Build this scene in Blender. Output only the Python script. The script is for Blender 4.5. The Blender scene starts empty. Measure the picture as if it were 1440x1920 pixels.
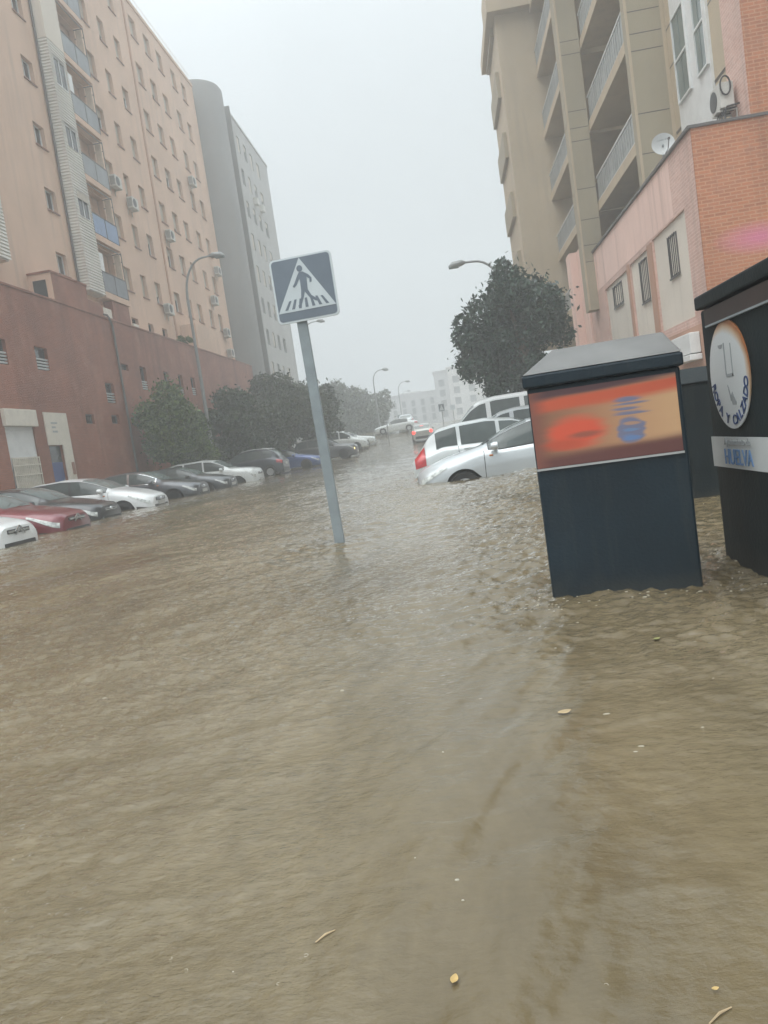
import bpy, bmesh, math, random
import numpy as np
from mathutils import Matrix, Vector

scene = bpy.context.scene
COL = scene.collection
random.seed(7)
rng = np.random.default_rng(11)

# ------------------------------------------------------------------ camera
EYE = Vector((0.0, 0.0, 0.9))
F_PX = 1442.0                                   # focal length in pixels of the 1440 x 1920 photograph
_yd = Vector((130 / F_PX, 148 / F_PX, 1.0)).normalized()
_phi = math.radians(8.25)                       # the phone was rolled about eight degrees
_up = Vector((-math.sin(_phi), math.cos(_phi), 0.0))
_up.z = -(_up.dot(_yd)) / _yd.z
_up.normalize()
_xd = _yd.cross(_up)
if _xd.x < 0:
    _xd = -_xd
cam_data = bpy.data.cameras.new("camera")
cam = bpy.data.objects.new("camera", cam_data)
COL.objects.link(cam)
cam.matrix_world = Matrix(((_xd.x, _xd.y, -_xd.z, EYE.x),
                           (_yd.x, _yd.y, -_yd.z, EYE.y),
                           (_up.x, _up.y, -_up.z, EYE.z),
                           (0, 0, 0, 1)))
cam_data.sensor_fit = 'VERTICAL'
cam_data.sensor_height = 24.0
cam_data.lens = 24.0 * F_PX / 1920.0
cam_data.clip_start = 0.05
cam_data.clip_end = 3000
scene.camera = cam

# ------------------------------------------------------------------ sky, sun, exposure
SUN_EL, SUN_AZ = math.radians(66), math.radians(215)
world = bpy.data.worlds.new("World")
scene.world = world
world.use_nodes = True
wn, wl = world.node_tree.nodes, world.node_tree.links
wn.clear()
w_out = wn.new('ShaderNodeOutputWorld')
w_bg = wn.new('ShaderNodeBackground')
w_sky = wn.new('ShaderNodeTexSky')
w_sky.sky_type = 'NISHITA'
w_sky.sun_disc = False
w_sky.sun_elevation = SUN_EL
w_sky.sun_rotation = SUN_AZ
w_sky.air_density = 1.0
w_sky.dust_density = 3.0
w_hs = wn.new('ShaderNodeHueSaturation')
w_hs.inputs['Saturation'].default_value = 0.12
w_mix = wn.new('ShaderNodeMixRGB')
w_mix.inputs['Fac'].default_value = 0.85          # a closed rain-cloud deck over the clear sky
w_mix.inputs['Color2'].default_value = (8.0, 8.75, 9.15, 1)
wl.new(w_sky.outputs['Color'], w_hs.inputs['Color'])
wl.new(w_hs.outputs['Color'], w_mix.inputs['Color1'])
# an overcast sky is brightest overhead
w_tc = wn.new('ShaderNodeTexCoord'); w_sep = wn.new('ShaderNodeSeparateXYZ')
w_pow = wn.new('ShaderNodeMath'); w_pow.operation = 'POWER'; w_pow.inputs[1].default_value = 3.2
w_max = wn.new('ShaderNodeMath'); w_max.operation = 'MAXIMUM'; w_max.inputs[1].default_value = 0.0
w_mad = wn.new('ShaderNodeMath'); w_mad.operation = 'MULTIPLY_ADD'; w_mad.inputs[1].default_value = 2.0; w_mad.inputs[2].default_value = 0.55
w_scl = wn.new('ShaderNodeVectorMath'); w_scl.operation = 'SCALE'
wl.new(w_tc.outputs['Generated'], w_sep.inputs['Vector']); wl.new(w_sep.outputs['Z'], w_max.inputs[0]); wl.new(w_max.outputs[0], w_pow.inputs[0])
w_no = wn.new('ShaderNodeTexNoise'); w_no.inputs['Scale'].default_value = 2.2; w_no.inputs['Detail'].default_value = 5
w_mr = wn.new('ShaderNodeMapRange'); w_mr.inputs['From Min'].default_value = .3; w_mr.inputs['From Max'].default_value = .7; w_mr.inputs['To Min'].default_value = .93; w_mr.inputs['To Max'].default_value = 1.09
w_cl = wn.new('ShaderNodeVectorMath'); w_cl.operation = 'SCALE'
wl.new(w_tc.outputs['Generated'], w_no.inputs['Vector']); wl.new(w_no.outputs['Fac'], w_mr.inputs['Value']); wl.new(w_mr.outputs['Result'], w_cl.inputs['Scale']); wl.new(w_mix.outputs['Color'], w_cl.inputs[0])
wl.new(w_pow.outputs[0], w_mad.inputs[0]); wl.new(w_cl.outputs['Vector'], w_scl.inputs[0]); wl.new(w_mad.outputs[0], w_scl.inputs['Scale'])
wl.new(w_scl.outputs['Vector'], w_bg.inputs['Color'])
w_bg.inputs['Strength'].default_value = 0.12
wl.new(w_bg.outputs['Background'], w_out.inputs['Surface'])

sun_data = bpy.data.lights.new("sun", 'SUN')
sun_data.energy = 1.45
sun_data.angle = math.radians(70)
sun_data.color = (1.0, 0.97, 0.93)
sun = bpy.data.objects.new("sun", sun_data)
COL.objects.link(sun)
sun.location = (0, 0, 80)
_sd = Vector((math.sin(SUN_AZ) * math.cos(SUN_EL), math.cos(SUN_AZ) * math.cos(SUN_EL), math.sin(SUN_EL)))
sun.rotation_euler = (-_sd).to_track_quat('-Z', 'Y').to_euler()

scene.view_settings.view_transform = 'Standard'
scene.view_settings.look = 'None'
scene.view_settings.exposure = 0.40
scene.view_settings.gamma = 1.0
scene.render.engine = 'CYCLES'
scene.cycles.use_denoising = True
scene.cycles.volume_bounces = 3
scene.cycles.max_bounces = 8
scene.cycles.diffuse_bounces = 3
scene.cycles.glossy_bounces = 3
scene.cycles.sample_clamp_indirect = 4.0

# ------------------------------------------------------------------ helpers
def tag(o, label=None, cat=None, group=None, kind=None):
    if label: o['label'] = label
    if cat: o['category'] = cat
    if group: o['group'] = group
    if kind: o['kind'] = kind
    return o

def empty(name, loc=(0, 0, 0), rot=(0, 0, 0)):
    o = bpy.data.objects.new(name, None)
    o.empty_display_size = 0.3
    COL.objects.link(o)
    o.location = loc
    o.rotation_euler = rot
    return o

class MB:
    """collects faces and links them as ONE mesh object"""
    def __init__(s):
        s.v = []; s.f = []; s.m = []
        s.mi = 0
    def add(s, vs, fs):
        b = len(s.v)
        s.v += [tuple(p) for p in vs]
        for f in fs:
            s.f.append(tuple(i + b for i in f)); s.m.append(s.mi)
        return s
    def box(s, x0, x1, y0, y1, z0, z1):
        x0, x1 = min(x0, x1), max(x0, x1); y0, y1 = min(y0, y1), max(y0, y1); z0, z1 = min(z0, z1), max(z0, z1)
        return s.add([(x0, y0, z0), (x1, y0, z0), (x1, y1, z0), (x0, y1, z0), (x0, y0, z1), (x1, y0, z1), (x1, y1, z1), (x0, y1, z1)],
                     [(0, 3, 2, 1), (4, 5, 6, 7), (0, 1, 5, 4), (1, 2, 6, 5), (2, 3, 7, 6), (3, 0, 4, 7)])
    def cbox(s, c, d, M=None):
        """box of size d centred at c, optionally turned by matrix M about c"""
        P = []
        for k in (-.5, .5):
            for (i, j) in ((-.5, -.5), (.5, -.5), (.5, .5), (-.5, .5)):
                q = Vector((i * d[0], j * d[1], k * d[2]))
                if M is not None: q = M @ q
                P.append((c[0] + q.x, c[1] + q.y, c[2] + q.z))
        return s.add(P, [(0, 3, 2, 1), (4, 5, 6, 7), (0, 1, 5, 4), (1, 2, 6, 5), (2, 3, 7, 6), (3, 0, 4, 7)])
    def quad(s, a, b, c, d):
        return s.add([a, b, c, d], [(0, 1, 2, 3)])
    def tube(s, pts, rad, n=10, cap=True):
        pts = [Vector(p) for p in pts]
        if not hasattr(rad, '__len__'): rad = [rad] * len(pts)
        b = len(s.v); N = len(pts)
        ref = None
        for i, p in enumerate(pts):
            t = (pts[min(i + 1, N - 1)] - pts[max(i - 1, 0)]).normalized()
            if ref is None:
                ref = Vector((0, 0, 1)) if abs(t.z) < .9 else Vector((1, 0, 0))
            a = t.cross(ref).normalized(); c = a.cross(t).normalized(); ref = c
            for k in range(n):
                th = 2 * math.pi * k / n
                q = p + (a * math.cos(th) + c * math.sin(th)) * rad[i]
                s.v.append(tuple(q))
        for i in range(N - 1):
            for k in range(n):
                k2 = (k + 1) % n
                s.f.append((b + i * n + k, b + i * n + k2, b + (i + 1) * n + k2, b + (i + 1) * n + k)); s.m.append(s.mi)
        if cap:
            s.f.append(tuple(b + k for k in range(n))[::-1]); s.m.append(s.mi)
            s.f.append(tuple(b + (N - 1) * n + k for k in range(n))); s.m.append(s.mi)
        return s
    def lathe(s, prof, axis='z', c=(0, 0, 0), n=24):
        """prof: list of (r, h)"""
        b = len(s.v)
        for (r, h) in prof:
            for k in range(n):
                th = 2 * math.pi * k / n
                p = (r * math.cos(th), r * math.sin(th), h)
                if axis == 'y': p = (p[0], h, p[1])
                if axis == 'x': p = (h, p[0], p[1])
                s.v.append((p[0] + c[0], p[1] + c[1], p[2] + c[2]))
        for i in range(len(prof) - 1):
            for k in range(n):
                k2 = (k + 1) % n
                s.f.append((b + i * n + k, b + i * n + k2, b + (i + 1) * n + k2, b + (i + 1) * n + k)); s.m.append(s.mi)
        for (i, rev) in ((0, True), (len(prof) - 1, False)):
            if prof[i][0] > 1e-4:
                q = tuple(b + i * n + k for k in range(n))
                s.f.append(q[::-1] if rev else q); s.m.append(s.mi)
        return s
    def prism(s, poly, fn, d):
        """poly: 2-D outline; fn(u, v, w) -> point; w runs 0..d"""
        n = len(poly)
        vs = [fn(u, v, 0) for u, v in poly] + [fn(u, v, d) for u, v in poly]
        fs = [tuple(range(n))[::-1], tuple(range(n, 2 * n))]
        fs += [(i, (i + 1) % n, (i + 1) % n + n, i + n) for i in range(n)]
        return s.add(vs, fs)
    def xf(s, M):
        s.v = [tuple(M @ Vector(p)) for p in s.v]
        return s
    def build(s, name, mat, parent=None, origin=(0, 0, 0), smooth=False, bevel=0, fixn=True):
        me = bpy.data.meshes.new(name)
        ox, oy, oz = origin
        me.from_pydata([(x - ox, y - oy, z - oz) for x, y, z in s.v], [], s.f)
        mats = mat if isinstance(mat, (list, tuple)) else [mat]
        for m in mats: me.materials.append(m)
        if len(mats) > 1: me.polygons.foreach_set('material_index', s.m)
        if fixn:
            bm = bmesh.new(); bm.from_mesh(me)
            bmesh.ops.recalc_face_normals(bm, faces=bm.faces)
            bm.to_mesh(me); bm.free()
        if smooth:
            me.polygons.foreach_set('use_smooth', [True] * len(me.polygons))
            try: me.set_sharp_from_angle(angle=math.radians(40))
            except Exception: pass
        me.update()
        o = bpy.data.objects.new(name, me)
        COL.objects.link(o)
        if parent is not None: o.parent = parent
        if bevel:
            b = o.modifiers.new('bevel', 'BEVEL'); b.width = bevel; b.segments = 2; b.limit_method = 'ANGLE'; b.angle_limit = math.radians(40)
        return o

# ------------------------------------------------------------------ materials
def newmat(name):
    m = bpy.data.materials.new(name); m.use_nodes = True
    nt = m.node_tree
    return m, nt.nodes, nt.links, nt.nodes['Principled BSDF']

def ramp(n, stops):
    r = n.new('ShaderNodeValToRGB')
    e = r.color_ramp.elements
    e[0].position, e[0].color = stops[0][0], (*stops[0][1], 1)
    e[1].position, e[1].color = stops[-1][0], (*stops[-1][1], 1)
    for p, c in stops[1:-1]:
        k = e.new(p); k.color = (*c, 1)
    return r

def mul(c, k): return tuple(max(0, min(1, x * k)) for x in c)

def plain(name, col, rough=.5, metal=0.0, var=.12, scale=3.0, bump=0.0, bscale=60, spec=.5, emit=None, estr=0, coat=0):
    """a surface with uneven tone and a little relief"""
    m, n, l, p = newmat(name)
    tc = n.new('ShaderNodeTexCoord')
    no = n.new('ShaderNodeTexNoise'); no.inputs['Scale'].default_value = scale; no.inputs['Detail'].default_value = 6
    l.new(tc.outputs['Object'], no.inputs['Vector'])
    r = ramp(n, [(.3, mul(col, 1 - var)), (.7, mul(col, 1 + var))])
    l.new(no.outputs['Fac'], r.inputs['Fac']); l.new(r.outputs['Color'], p.inputs['Base Color'])
    p.inputs['Roughness'].default_value = rough; p.inputs['Metallic'].default_value = metal
    p.inputs['Specular IOR Level'].default_value = spec
    if coat: p.inputs['Coat Weight'].default_value = coat; p.inputs['Coat Roughness'].default_value = .05
    if bump:
        n2 = n.new('ShaderNodeTexNoise'); n2.inputs['Scale'].default_value = bscale; n2.inputs['Detail'].default_value = 4
        l.new(tc.outputs['Object'], n2.inputs['Vector'])
        b = n.new('ShaderNodeBump'); b.inputs['Strength'].default_value = bump; b.inputs['Distance'].default_value = .02
        l.new(n2.outputs['Fac'], b.inputs['Height']); l.new(b.outputs['Normal'], p.inputs['Normal'])
    if emit:
        p.inputs['Emission Color'].default_value = (*emit, 1); p.inputs['Emission Strength'].default_value = estr
    return m

def stucco(name, col, stain=.18, dark=(.25, .22, .19)):
    """painted render with rain streaks running down it"""
    m, n, l, p = newmat(name)
    tc = n.new('ShaderNodeTexCoord')
    mp = n.new('ShaderNodeMapping'); mp.inputs['Scale'].default_value = (1.3, 1.3, .09)
    l.new(tc.outputs['Object'], mp.inputs['Vector'])
    n1 = n.new('ShaderNodeTexNoise'); n1.inputs['Scale'].default_value = 1.6; n1.inputs['Detail'].default_value = 8; n1.inputs['Roughness'].default_value = .65
    l.new(mp.outputs['Vector'], n1.inputs['Vector'])
    n2 = n.new('ShaderNodeTexNoise'); n2.inputs['Scale'].default_value = .35; n2.inputs['Detail'].default_value = 7
    l.new(tc.outputs['Object'], n2.inputs['Vector'])
    r2 = ramp(n, [(.3, mul(col, .9)), (.7, mul(col, 1.08))])
    l.new(n2.outputs['Fac'], r2.inputs['Fac'])
    r1 = ramp(n, [(.5, (0, 0, 0)), (.78, (1, 1, 1))])
    l.new(n1.outputs['Fac'], r1.inputs['Fac'])
    mm = n.new('ShaderNodeMath'); mm.operation = 'MULTIPLY'; mm.inputs[1].default_value = stain
    l.new(r1.outputs['Color'], mm.inputs[0])
    mx = n.new('ShaderNodeMixRGB'); mx.inputs['Color2'].default_value = (*dark, 1)
    l.new(mm.outputs[0], mx.inputs['Fac']); l.new(r2.outputs['Color'], mx.inputs['Color1'])
    l.new(mx.outputs['Color'], p.inputs['Base Color'])
    p.inputs['Roughness'].default_value = .75
    n3 = n.new('ShaderNodeTexNoise'); n3.inputs['Scale'].default_value = 40
    l.new(tc.outputs['Object'], n3.inputs['Vector'])
    b = n.new('ShaderNodeBump'); b.inputs['Strength'].default_value = .25; b.inputs['Distance'].default_value = .02
    l.new(n3.outputs['Fac'], b.inputs['Height']); l.new(b.outputs['Normal'], p.inputs['Normal'])
    return m

def brick(name, c1, c2, mortar, w=.25, h=.065, msize=.009, rough=.6, blotch=None, bl=.5, graffiti=None):
    m, n, l, p = newmat(name)
    tc = n.new('ShaderNodeTexCoord')
    sp = n.new('ShaderNodeSeparateXYZ'); l.new(tc.outputs['Object'], sp.inputs['Vector'])
    ad = n.new('ShaderNodeMath'); ad.operation = 'ADD'
    l.new(sp.outputs['X'], ad.inputs[0]); l.new(sp.outputs['Y'], ad.inputs[1])
    cb = n.new('ShaderNodeCombineXYZ'); l.new(ad.outputs[0], cb.inputs['X']); l.new(sp.outputs['Z'], cb.inputs['Y'])
    bt = n.new('ShaderNodeTexBrick')
    bt.inputs['Scale'].default_value = 1.0
    bt.inputs['Brick Width'].default_value = w; bt.inputs['Row Height'].default_value = h
    bt.inputs['Mortar Size'].default_value = msize; bt.inputs['Mortar Smooth'].default_value = .2
    bt.inputs['Bias'].default_value = -.1
    bt.inputs['Color1'].default_value = (*c1, 1); bt.inputs['Color2'].default_value = (*c2, 1); bt.inputs['Mortar'].default_value = (*mortar, 1)
    l.new(cb.outputs['Vector'], bt.inputs['Vector'])
    no = n.new('ShaderNodeTexNoise'); no.inputs['Scale'].default_value = .55; no.inputs['Detail'].default_value = 8; no.inputs['Roughness'].default_value = .6
    l.new(tc.outputs['Object'], no.inputs['Vector'])
    r = ramp(n, [(.32, (.72, .72, .72)), (.68, (1.0, 1.0, 1.0))])
    l.new(no.outputs['Fac'], r.inputs['Fac'])
    mx = n.new('ShaderNodeMixRGB'); mx.blend_type = 'MULTIPLY'; mx.inputs['Fac'].default_value = 1
    l.new(bt.outputs['Color'], mx.inputs['Color1']); l.new(r.outputs['Color'], mx.inputs['Color2'])
    out = mx.outputs['Color']
    if blotch:
        n2 = n.new('ShaderNodeTexNoise'); n2.inputs['Scale'].default_value = 1.1; n2.inputs['Detail'].default_value = 9
        n2.inputs['Roughness'].default_value = .7
        l.new(tc.outputs['Object'], n2.inputs['Vector'])
        r2 = ramp(n, [(.52, (0, 0, 0)), (.66, (bl, bl, bl))]); l.new(n2.outputs['Fac'], r2.inputs['Fac'])
        m2 = n.new('ShaderNodeMixRGB'); m2.inputs['Color2'].default_value = (*blotch, 1)
        l.new(r2.outputs['Color'], m2.inputs['Fac']); l.new(out, m2.inputs['Color1'])
        out = m2.outputs['Color']
    ms = n.new('ShaderNodeMapping'); ms.inputs['Scale'].default_value = (.9, .9, .07); l.new(tc.outputs['Object'], ms.inputs['Vector'])
    ns = n.new('ShaderNodeTexNoise'); ns.inputs['Scale'].default_value = 1.4; ns.inputs['Detail'].default_value = 8; ns.inputs['Roughness'].default_value = .68; l.new(ms.outputs['Vector'], ns.inputs['Vector'])
    rs_ = ramp(n, [(.50, (1, 1, 1)), (.74, (.62, .60, .59))]); l.new(ns.outputs['Fac'], rs_.inputs['Fac'])
    m4 = n.new('ShaderNodeMixRGB'); m4.blend_type = 'MULTIPLY'; m4.inputs['Fac'].default_value = 1; l.new(out, m4.inputs['Color1']); l.new(rs_.outputs['Color'], m4.inputs['Color2']); out = m4.outputs['Color']
    if graffiti:                                  # a faded spray-paint band on the bricks: centre, size, colour
        gc, gs, gcol = graffiti
        mp = n.new('ShaderNodeMapping'); mp.vector_type = 'TEXTURE'
        mp.inputs['Location'].default_value = gc; mp.inputs['Scale'].default_value = gs
        l.new(tc.outputs['Object'], mp.inputs['Vector'])
        gr = n.new('ShaderNodeTexGradient'); gr.gradient_type = 'SPHERICAL'
        l.new(mp.outputs['Vector'], gr.inputs['Vector'])
        g2 = n.new('ShaderNodeMath'); g2.operation = 'MULTIPLY'; g2.inputs[1].default_value = 1.1
        l.new(gr.outputs['Fac'], g2.inputs[0])
        m3 = n.new('ShaderNodeMixRGB'); m3.inputs['Color2'].default_value = (*gcol, 1)
        l.new(g2.outputs[0], m3.inputs['Fac']); l.new(out, m3.inputs['Color1'])
        out = m3.outputs['Color']
    l.new(out, p.inputs['Base Color'])
    p.inputs['Roughness'].default_value = rough
    b = n.new('ShaderNodeBump'); b.inputs['Strength'].default_value = .5; b.inputs['Distance'].default_value = .01; b.invert = True
    l.new(bt.outputs['Fac'], b.inputs['Height']); l.new(b.outputs['Normal'], p.inputs['Normal'])
    return m

def leafmat(name, dark, light):
    m, n, l, p = newmat(name)
    g = n.new('ShaderNodeNewGeometry')
    r = ramp(n, [(0, dark), (.6, tuple((a + b) / 2 for a, b in zip(dark, light))), (1, light)])
    l.new(g.outputs['Random Per Island'], r.inputs['Fac']); l.new(r.outputs['Color'], p.inputs['Base Color'])
    p.inputs['Roughness'].default_value = .45
    return m

M = {}
M['peach'] = stucco('peach_render', (.64, .455, .345), .34)
M['beige_wall'] = stucco('beige_render', (.50, .41, .29), .35)
M['beige_panel'] = stucco('speckled_beige_panel', (.36, .31, .22), .35)
M['grey_tower'] = stucco('grey_render', (.20, .20, .195), .25)
M['pale_grey_wall'] = stucco('pale_grey_render', (.42, .42, .41), .2)
M['far_wall'] = stucco('far_render', (.56, .55, .53), .2)  # haze fade partly put into the lighter far wall colours
M['far_wall2'] = stucco('far_render_grey', (.46, .46, .46), .2)
M['grey_panel'] = stucco('grey_panel_paint', (.68, .62, .54), .25)
M['pink_render'] = stucco('glare_pink_render', (.84, .60, .52), .6, (.36, .22, .18))  # pink wall paled by wet glare put into the colour, under brown stains
M['terracotta'] = stucco('terracotta_render', (.45, .26, .18), .3)
M['brown_brick'] = brick('brown_brick', (.36, .125, .068), (.30, .10, .052), (.25, .105, .07), blotch=(.33, .17, .12), bl=.5)
M['orange_brick'] = brick('orange_brick', (.56, .20, .09), (.42, .145, .065), (.56, .29, .165), w=.27, h=.085, msize=.014, blotch=(.33, .16, .10), bl=.55,
                          graffiti=((-.15, -10.34, 4.98), (1.15, 1.5, .42), (.58, .17, .26)))
M['pink_brick'] = brick('glare_pink_brick', (.76, .50, .42), (.66, .41, .34), (.82, .60, .52), w=.27, h=.085, msize=.012, blotch=(.46, .24, .18), bl=.55)  # street-side brick: glare put into the colour as pale pink
M['coping'] = plain('dark_coping', (.10, .09, .085), .5)
M['clay_coping'] = plain('clay_coping', (.28, .15, .11), .6)
M['white_metal'] = plain('white_metal', (.72, .73, .72), .35, var=.06)
M['clad'] = plain('cream_cladding', (.62, .60, .55), .4, var=.10, scale=.8)
M['shutter'] = plain('roller_shutter', (.50, .45, .38), .5, var=.08)
M['awn'] = plain('cream_sheet_metal', (.62, .58, .50), .5, var=.08)
M['glass'] = plain('window_glass', (.045, .05, .052), .06, var=.3, scale=.7, spec=.6)
M['car_glass'] = plain('car_glass', (.065, .08, .077), .04, var=.2, spec=.55)
M['screen_glass'] = plain('misted_sky_windscreen', (.15, .18, .175), .08, var=.35, scale=1.6, spec=.6)  # misted glass with the pale sky reflection put into its base colour
M['green_glass'] = plain('pale_reflective_glass', (.16, .20, .19), .1, var=.2, scale=1.2)
M['alu'] = plain('aluminium', (.45, .46, .46), .4, .6, var=.08)
M['galv'] = plain('galvanised_steel', (.24, .275, .29), .5, .2, var=.12, scale=8)
M['lamp_steel'] = plain('lamp_post_steel', (.25, .26, .26), .5, .3)
M['dark'] = plain('dark_recess', (.03, .03, .03), .8)
M['recess'] = stucco('recess_wall', (.16, .135, .11), .3)  # recess shade put into the colour, darker than the facades
M['rail_grey'] = plain('balcony_panel_grey', (.15, .165, .19), .4, var=.15, scale=2)
M['rail_blue'] = plain('balcony_panel_blue', (.16, .25, .42), .35, var=.12, scale=2)
M['rail_slate'] = plain('balcony_panel_slate', (.23, .25, .27), .4, var=.15, scale=2)
M['ribbed'] = plain('ribbed_balcony_sheet', (.30, .31, .30), .45, var=.2, scale=1.5)
M['curtain'] = plain('cream_curtain', (.62, .52, .42), .9, var=.1)
M['blue_door'] = plain('blue_door', (.03, .06, .20), .4)
M['rubber'] = plain('tyre_rubber', (.018, .018, .018), .8)
M['rim'] = plain('alloy_rim', (.45, .46, .47), .3, .8)
M['black_plastic'] = plain('black_plastic', (.022, .023, .024), .5)
M['chrome'] = plain('chrome', (.62, .64, .65), .12, .9)
M['headlight'] = plain('headlight_lens', (.42, .44, .42), .08, var=.55, scale=14, coat=.8)
M['headlight_dark'] = plain('smoked_headlight_lens', (.22, .23, .23), .08, var=.5, scale=14, coat=.8)
M['headlamp_lit'] = plain('lit_headlamp', (.9, .75, .4), .2, emit=(1.0, .62, .18), estr=2.2)
M['tail'] = plain('red_lens', (.42, .02, .025), .12, var=.25, scale=9, coat=.8)
M['tail_lit'] = plain('lit_brake_lamp', (.7, .06, .05), .2, emit=(1.0, .07, .05), estr=1.6)
M['amber'] = plain('amber_lens', (.5, .16, .02), .15)
M['plate'] = plain('number_plate', (.36, .36, .34), .4, var=.05)
M['sign_blue'] = plain('sign_blue', (.145, .175, .21), .4, var=.08, scale=5)  # lens haze put into the sign's blue and white, both greyed
M['sign_white'] = plain('sign_white', (.50, .55, .57), .4, var=.06)
M['sign_edge'] = plain('sign_rim', (.55, .60, .62), .35, var=.05)
M['bin_teal'] = plain('bin_dark_teal', (.007, .018, .027), .5, var=.25, scale=2.5, bump=.15, spec=.3)
M['bin_grey'] = plain('bin_grey_lid', (.12, .12, .116), .5, var=.25)
def grimy(m, tint, base, amount, top):
    """dried mud splashed on the foot of a bin and run-off streaks: a stain with a ragged edge"""
    n, l = m.node_tree.nodes, m.node_tree.links; p = n['Principled BSDF']
    src = p.inputs['Base Color'].links[0].from_socket
    tc = n.new('ShaderNodeTexCoord'); mp = n.new('ShaderNodeMapping'); mp.inputs['Scale'].default_value = (9, 9, .7); l.new(tc.outputs['Object'], mp.inputs['Vector'])
    no = n.new('ShaderNodeTexNoise'); no.inputs['Scale'].default_value = 1.6; no.inputs['Detail'].default_value = 8; no.inputs['Roughness'].default_value = .7; l.new(mp.outputs['Vector'], no.inputs['Vector'])
    r = ramp(n, [(.52, (0, 0, 0)), (.8, (amount,) * 3)]); l.new(no.outputs['Fac'], r.inputs['Fac'])
    n2 = n.new('ShaderNodeTexNoise'); n2.inputs['Scale'].default_value = 7; n2.inputs['Detail'].default_value = 8; l.new(tc.outputs['Object'], n2.inputs['Vector'])
    sp = n.new('ShaderNodeSeparateXYZ'); l.new(tc.outputs['Object'], sp.inputs['Vector'])
    ma = n.new('ShaderNodeMath'); ma.operation = 'MULTIPLY_ADD'; ma.inputs[1].default_value = .22; l.new(n2.outputs['Fac'], ma.inputs[0]); l.new(sp.outputs['Z'], ma.inputs[2])
    st = n.new('ShaderNodeMapRange'); st.interpolation_type = 'SMOOTHSTEP'; st.inputs['From Min'].default_value = top + .10; st.inputs['From Max'].default_value = top - .05; st.inputs['To Max'].default_value = amount * 1.3
    l.new(ma.outputs[0], st.inputs['Value'])
    mxm = n.new('ShaderNodeMath'); mxm.operation = 'MAXIMUM'; l.new(r.outputs['Color'], mxm.inputs[0]); l.new(st.outputs['Result'], mxm.inputs[1])
    mx = n.new('ShaderNodeMixRGB'); l.new(mxm.outputs[0], mx.inputs['Fac']); l.new(src, mx.inputs['Color1']); mx.inputs['Color2'].default_value = (*tint, 1)
    l.new(mx.outputs['Color'], p.inputs['Base Color'])
    return m
grimy(M['bin_teal'], (.07, .066, .052), None, .22, .66)
M['bin_dark'] = plain('bin_black_green', (.006, .012, .014), .62, var=.25, scale=2.5, bump=.1, spec=.22)
grimy(M['bin_dark'], (.06, .055, .045), None, .25, .66)
grimy(M['bin_grey'], (.13, .125, .11), None, .5, .3)
M['bin_brown'] = plain('bin_mouth_brown', (.035, .022, .019), .6, var=.3, scale=4)
M['text_blue'] = plain('print_blue', (.02, .045, .14), .5, var=.15)
M['text_blue_light'] = plain('print_pale_blue', (.10, .20, .38), .5, var=.15)
M['text_grey'] = plain('print_grey', (.30, .32, .33), .5)
M['sign_disc'] = plain('bin_white_print', (.55, .57, .57), .4, var=.06)
M['sticker'] = plain('bin_band_print', (.44, .46, .46), .4, var=.12)
M['orange_print'] = plain('print_orange_brown', (.38, .15, .05), .5, var=.25, scale=5)
M['poster_tan'] = plain('poster_tan', (.34, .235, .15), .45, var=.12, scale=3)
M['poster_red'] = plain('poster_red', (.42, .085, .045), .5, var=.2, scale=5)
M['poster_orange'] = plain('poster_rust', (.26, .10, .065), .5, var=.2, scale=4)
M['poster_maroon'] = plain('poster_maroon', (.10, .045, .045), .5, var=.2, scale=4)
M['poster_pale'] = plain('poster_pale', (.27, .20, .17), .5, var=.15)
M['poster_blue'] = plain('poster_blue', (.13, .16, .26), .5, var=.15)
M['bark'] = plain('bark', (.09, .07, .05), .9, bump=.5, bscale=25)
M['leaf_olive'] = leafmat('leaves_olive', (.018, .042, .005), (.11, .17, .032))
M['leaf_dark'] = leafmat('leaves_dark', (.007, .019, .004), (.038, .068, .017))
M['leaf_blue'] = leafmat('leaves_deep_green', (.004, .019, .012), (.028, .072, .040))
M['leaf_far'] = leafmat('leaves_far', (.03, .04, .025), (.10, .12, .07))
M['dead_leaf'] = plain('yellow_leaf', (.42, .29, .11), .6, var=.2, scale=30)
M['tan_leaf'] = plain('tan_leaf', (.36, .27, .15), .6, var=.3, scale=30)
M['green_leaf'] = plain('green_leaf', (.20, .20, .07), .6, var=.2, scale=30)
M['twig'] = plain('pale_twig', (.36, .27, .16), .8, var=.2, scale=20)
M['foam'] = plain('foam_bubbles', (.36, .33, .26), .6)
M['asphalt'] = plain('asphalt', (.05, .05, .05), .8, bump=.3)
M['ac'] = plain('air_conditioner_white', (.55, .54, .50), .45, var=.08)
M['ac_dark'] = plain('air_conditioner_grille', (.07, .07, .07), .5)
M['wire'] = plain('black_cable', (.03, .03, .03), .6)

def paint(name, col, metal=.25, rough=.28):
    return plain(name, col, rough, metal, var=.05, scale=1.2, coat=.7)
P_ = {k: paint('paint_' + k, c, mt) for k, c, mt in (
    ('white', (.66, .68, .68), 0), ('offwhite', (.58, .61, .60), 0), ('red', (.14, .012, .02), .15), ('black', (.016, .018, .02), .2),
    ('silver', (.46, .49, .50), .35), ('silver2', (.52, .55, .55), .2), ('grey', (.07, .075, .085), .35), ('dgrey', (.045, .052, .058), .3),
    ('blue', (.02, .055, .20), .25), ('navy', (.022, .028, .04), .3), ('greyblue', (.075, .08, .085), .3), ('wine', (.20, .13, .13), .3), ('beige', (.36, .37, .34), .3))}

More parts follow.
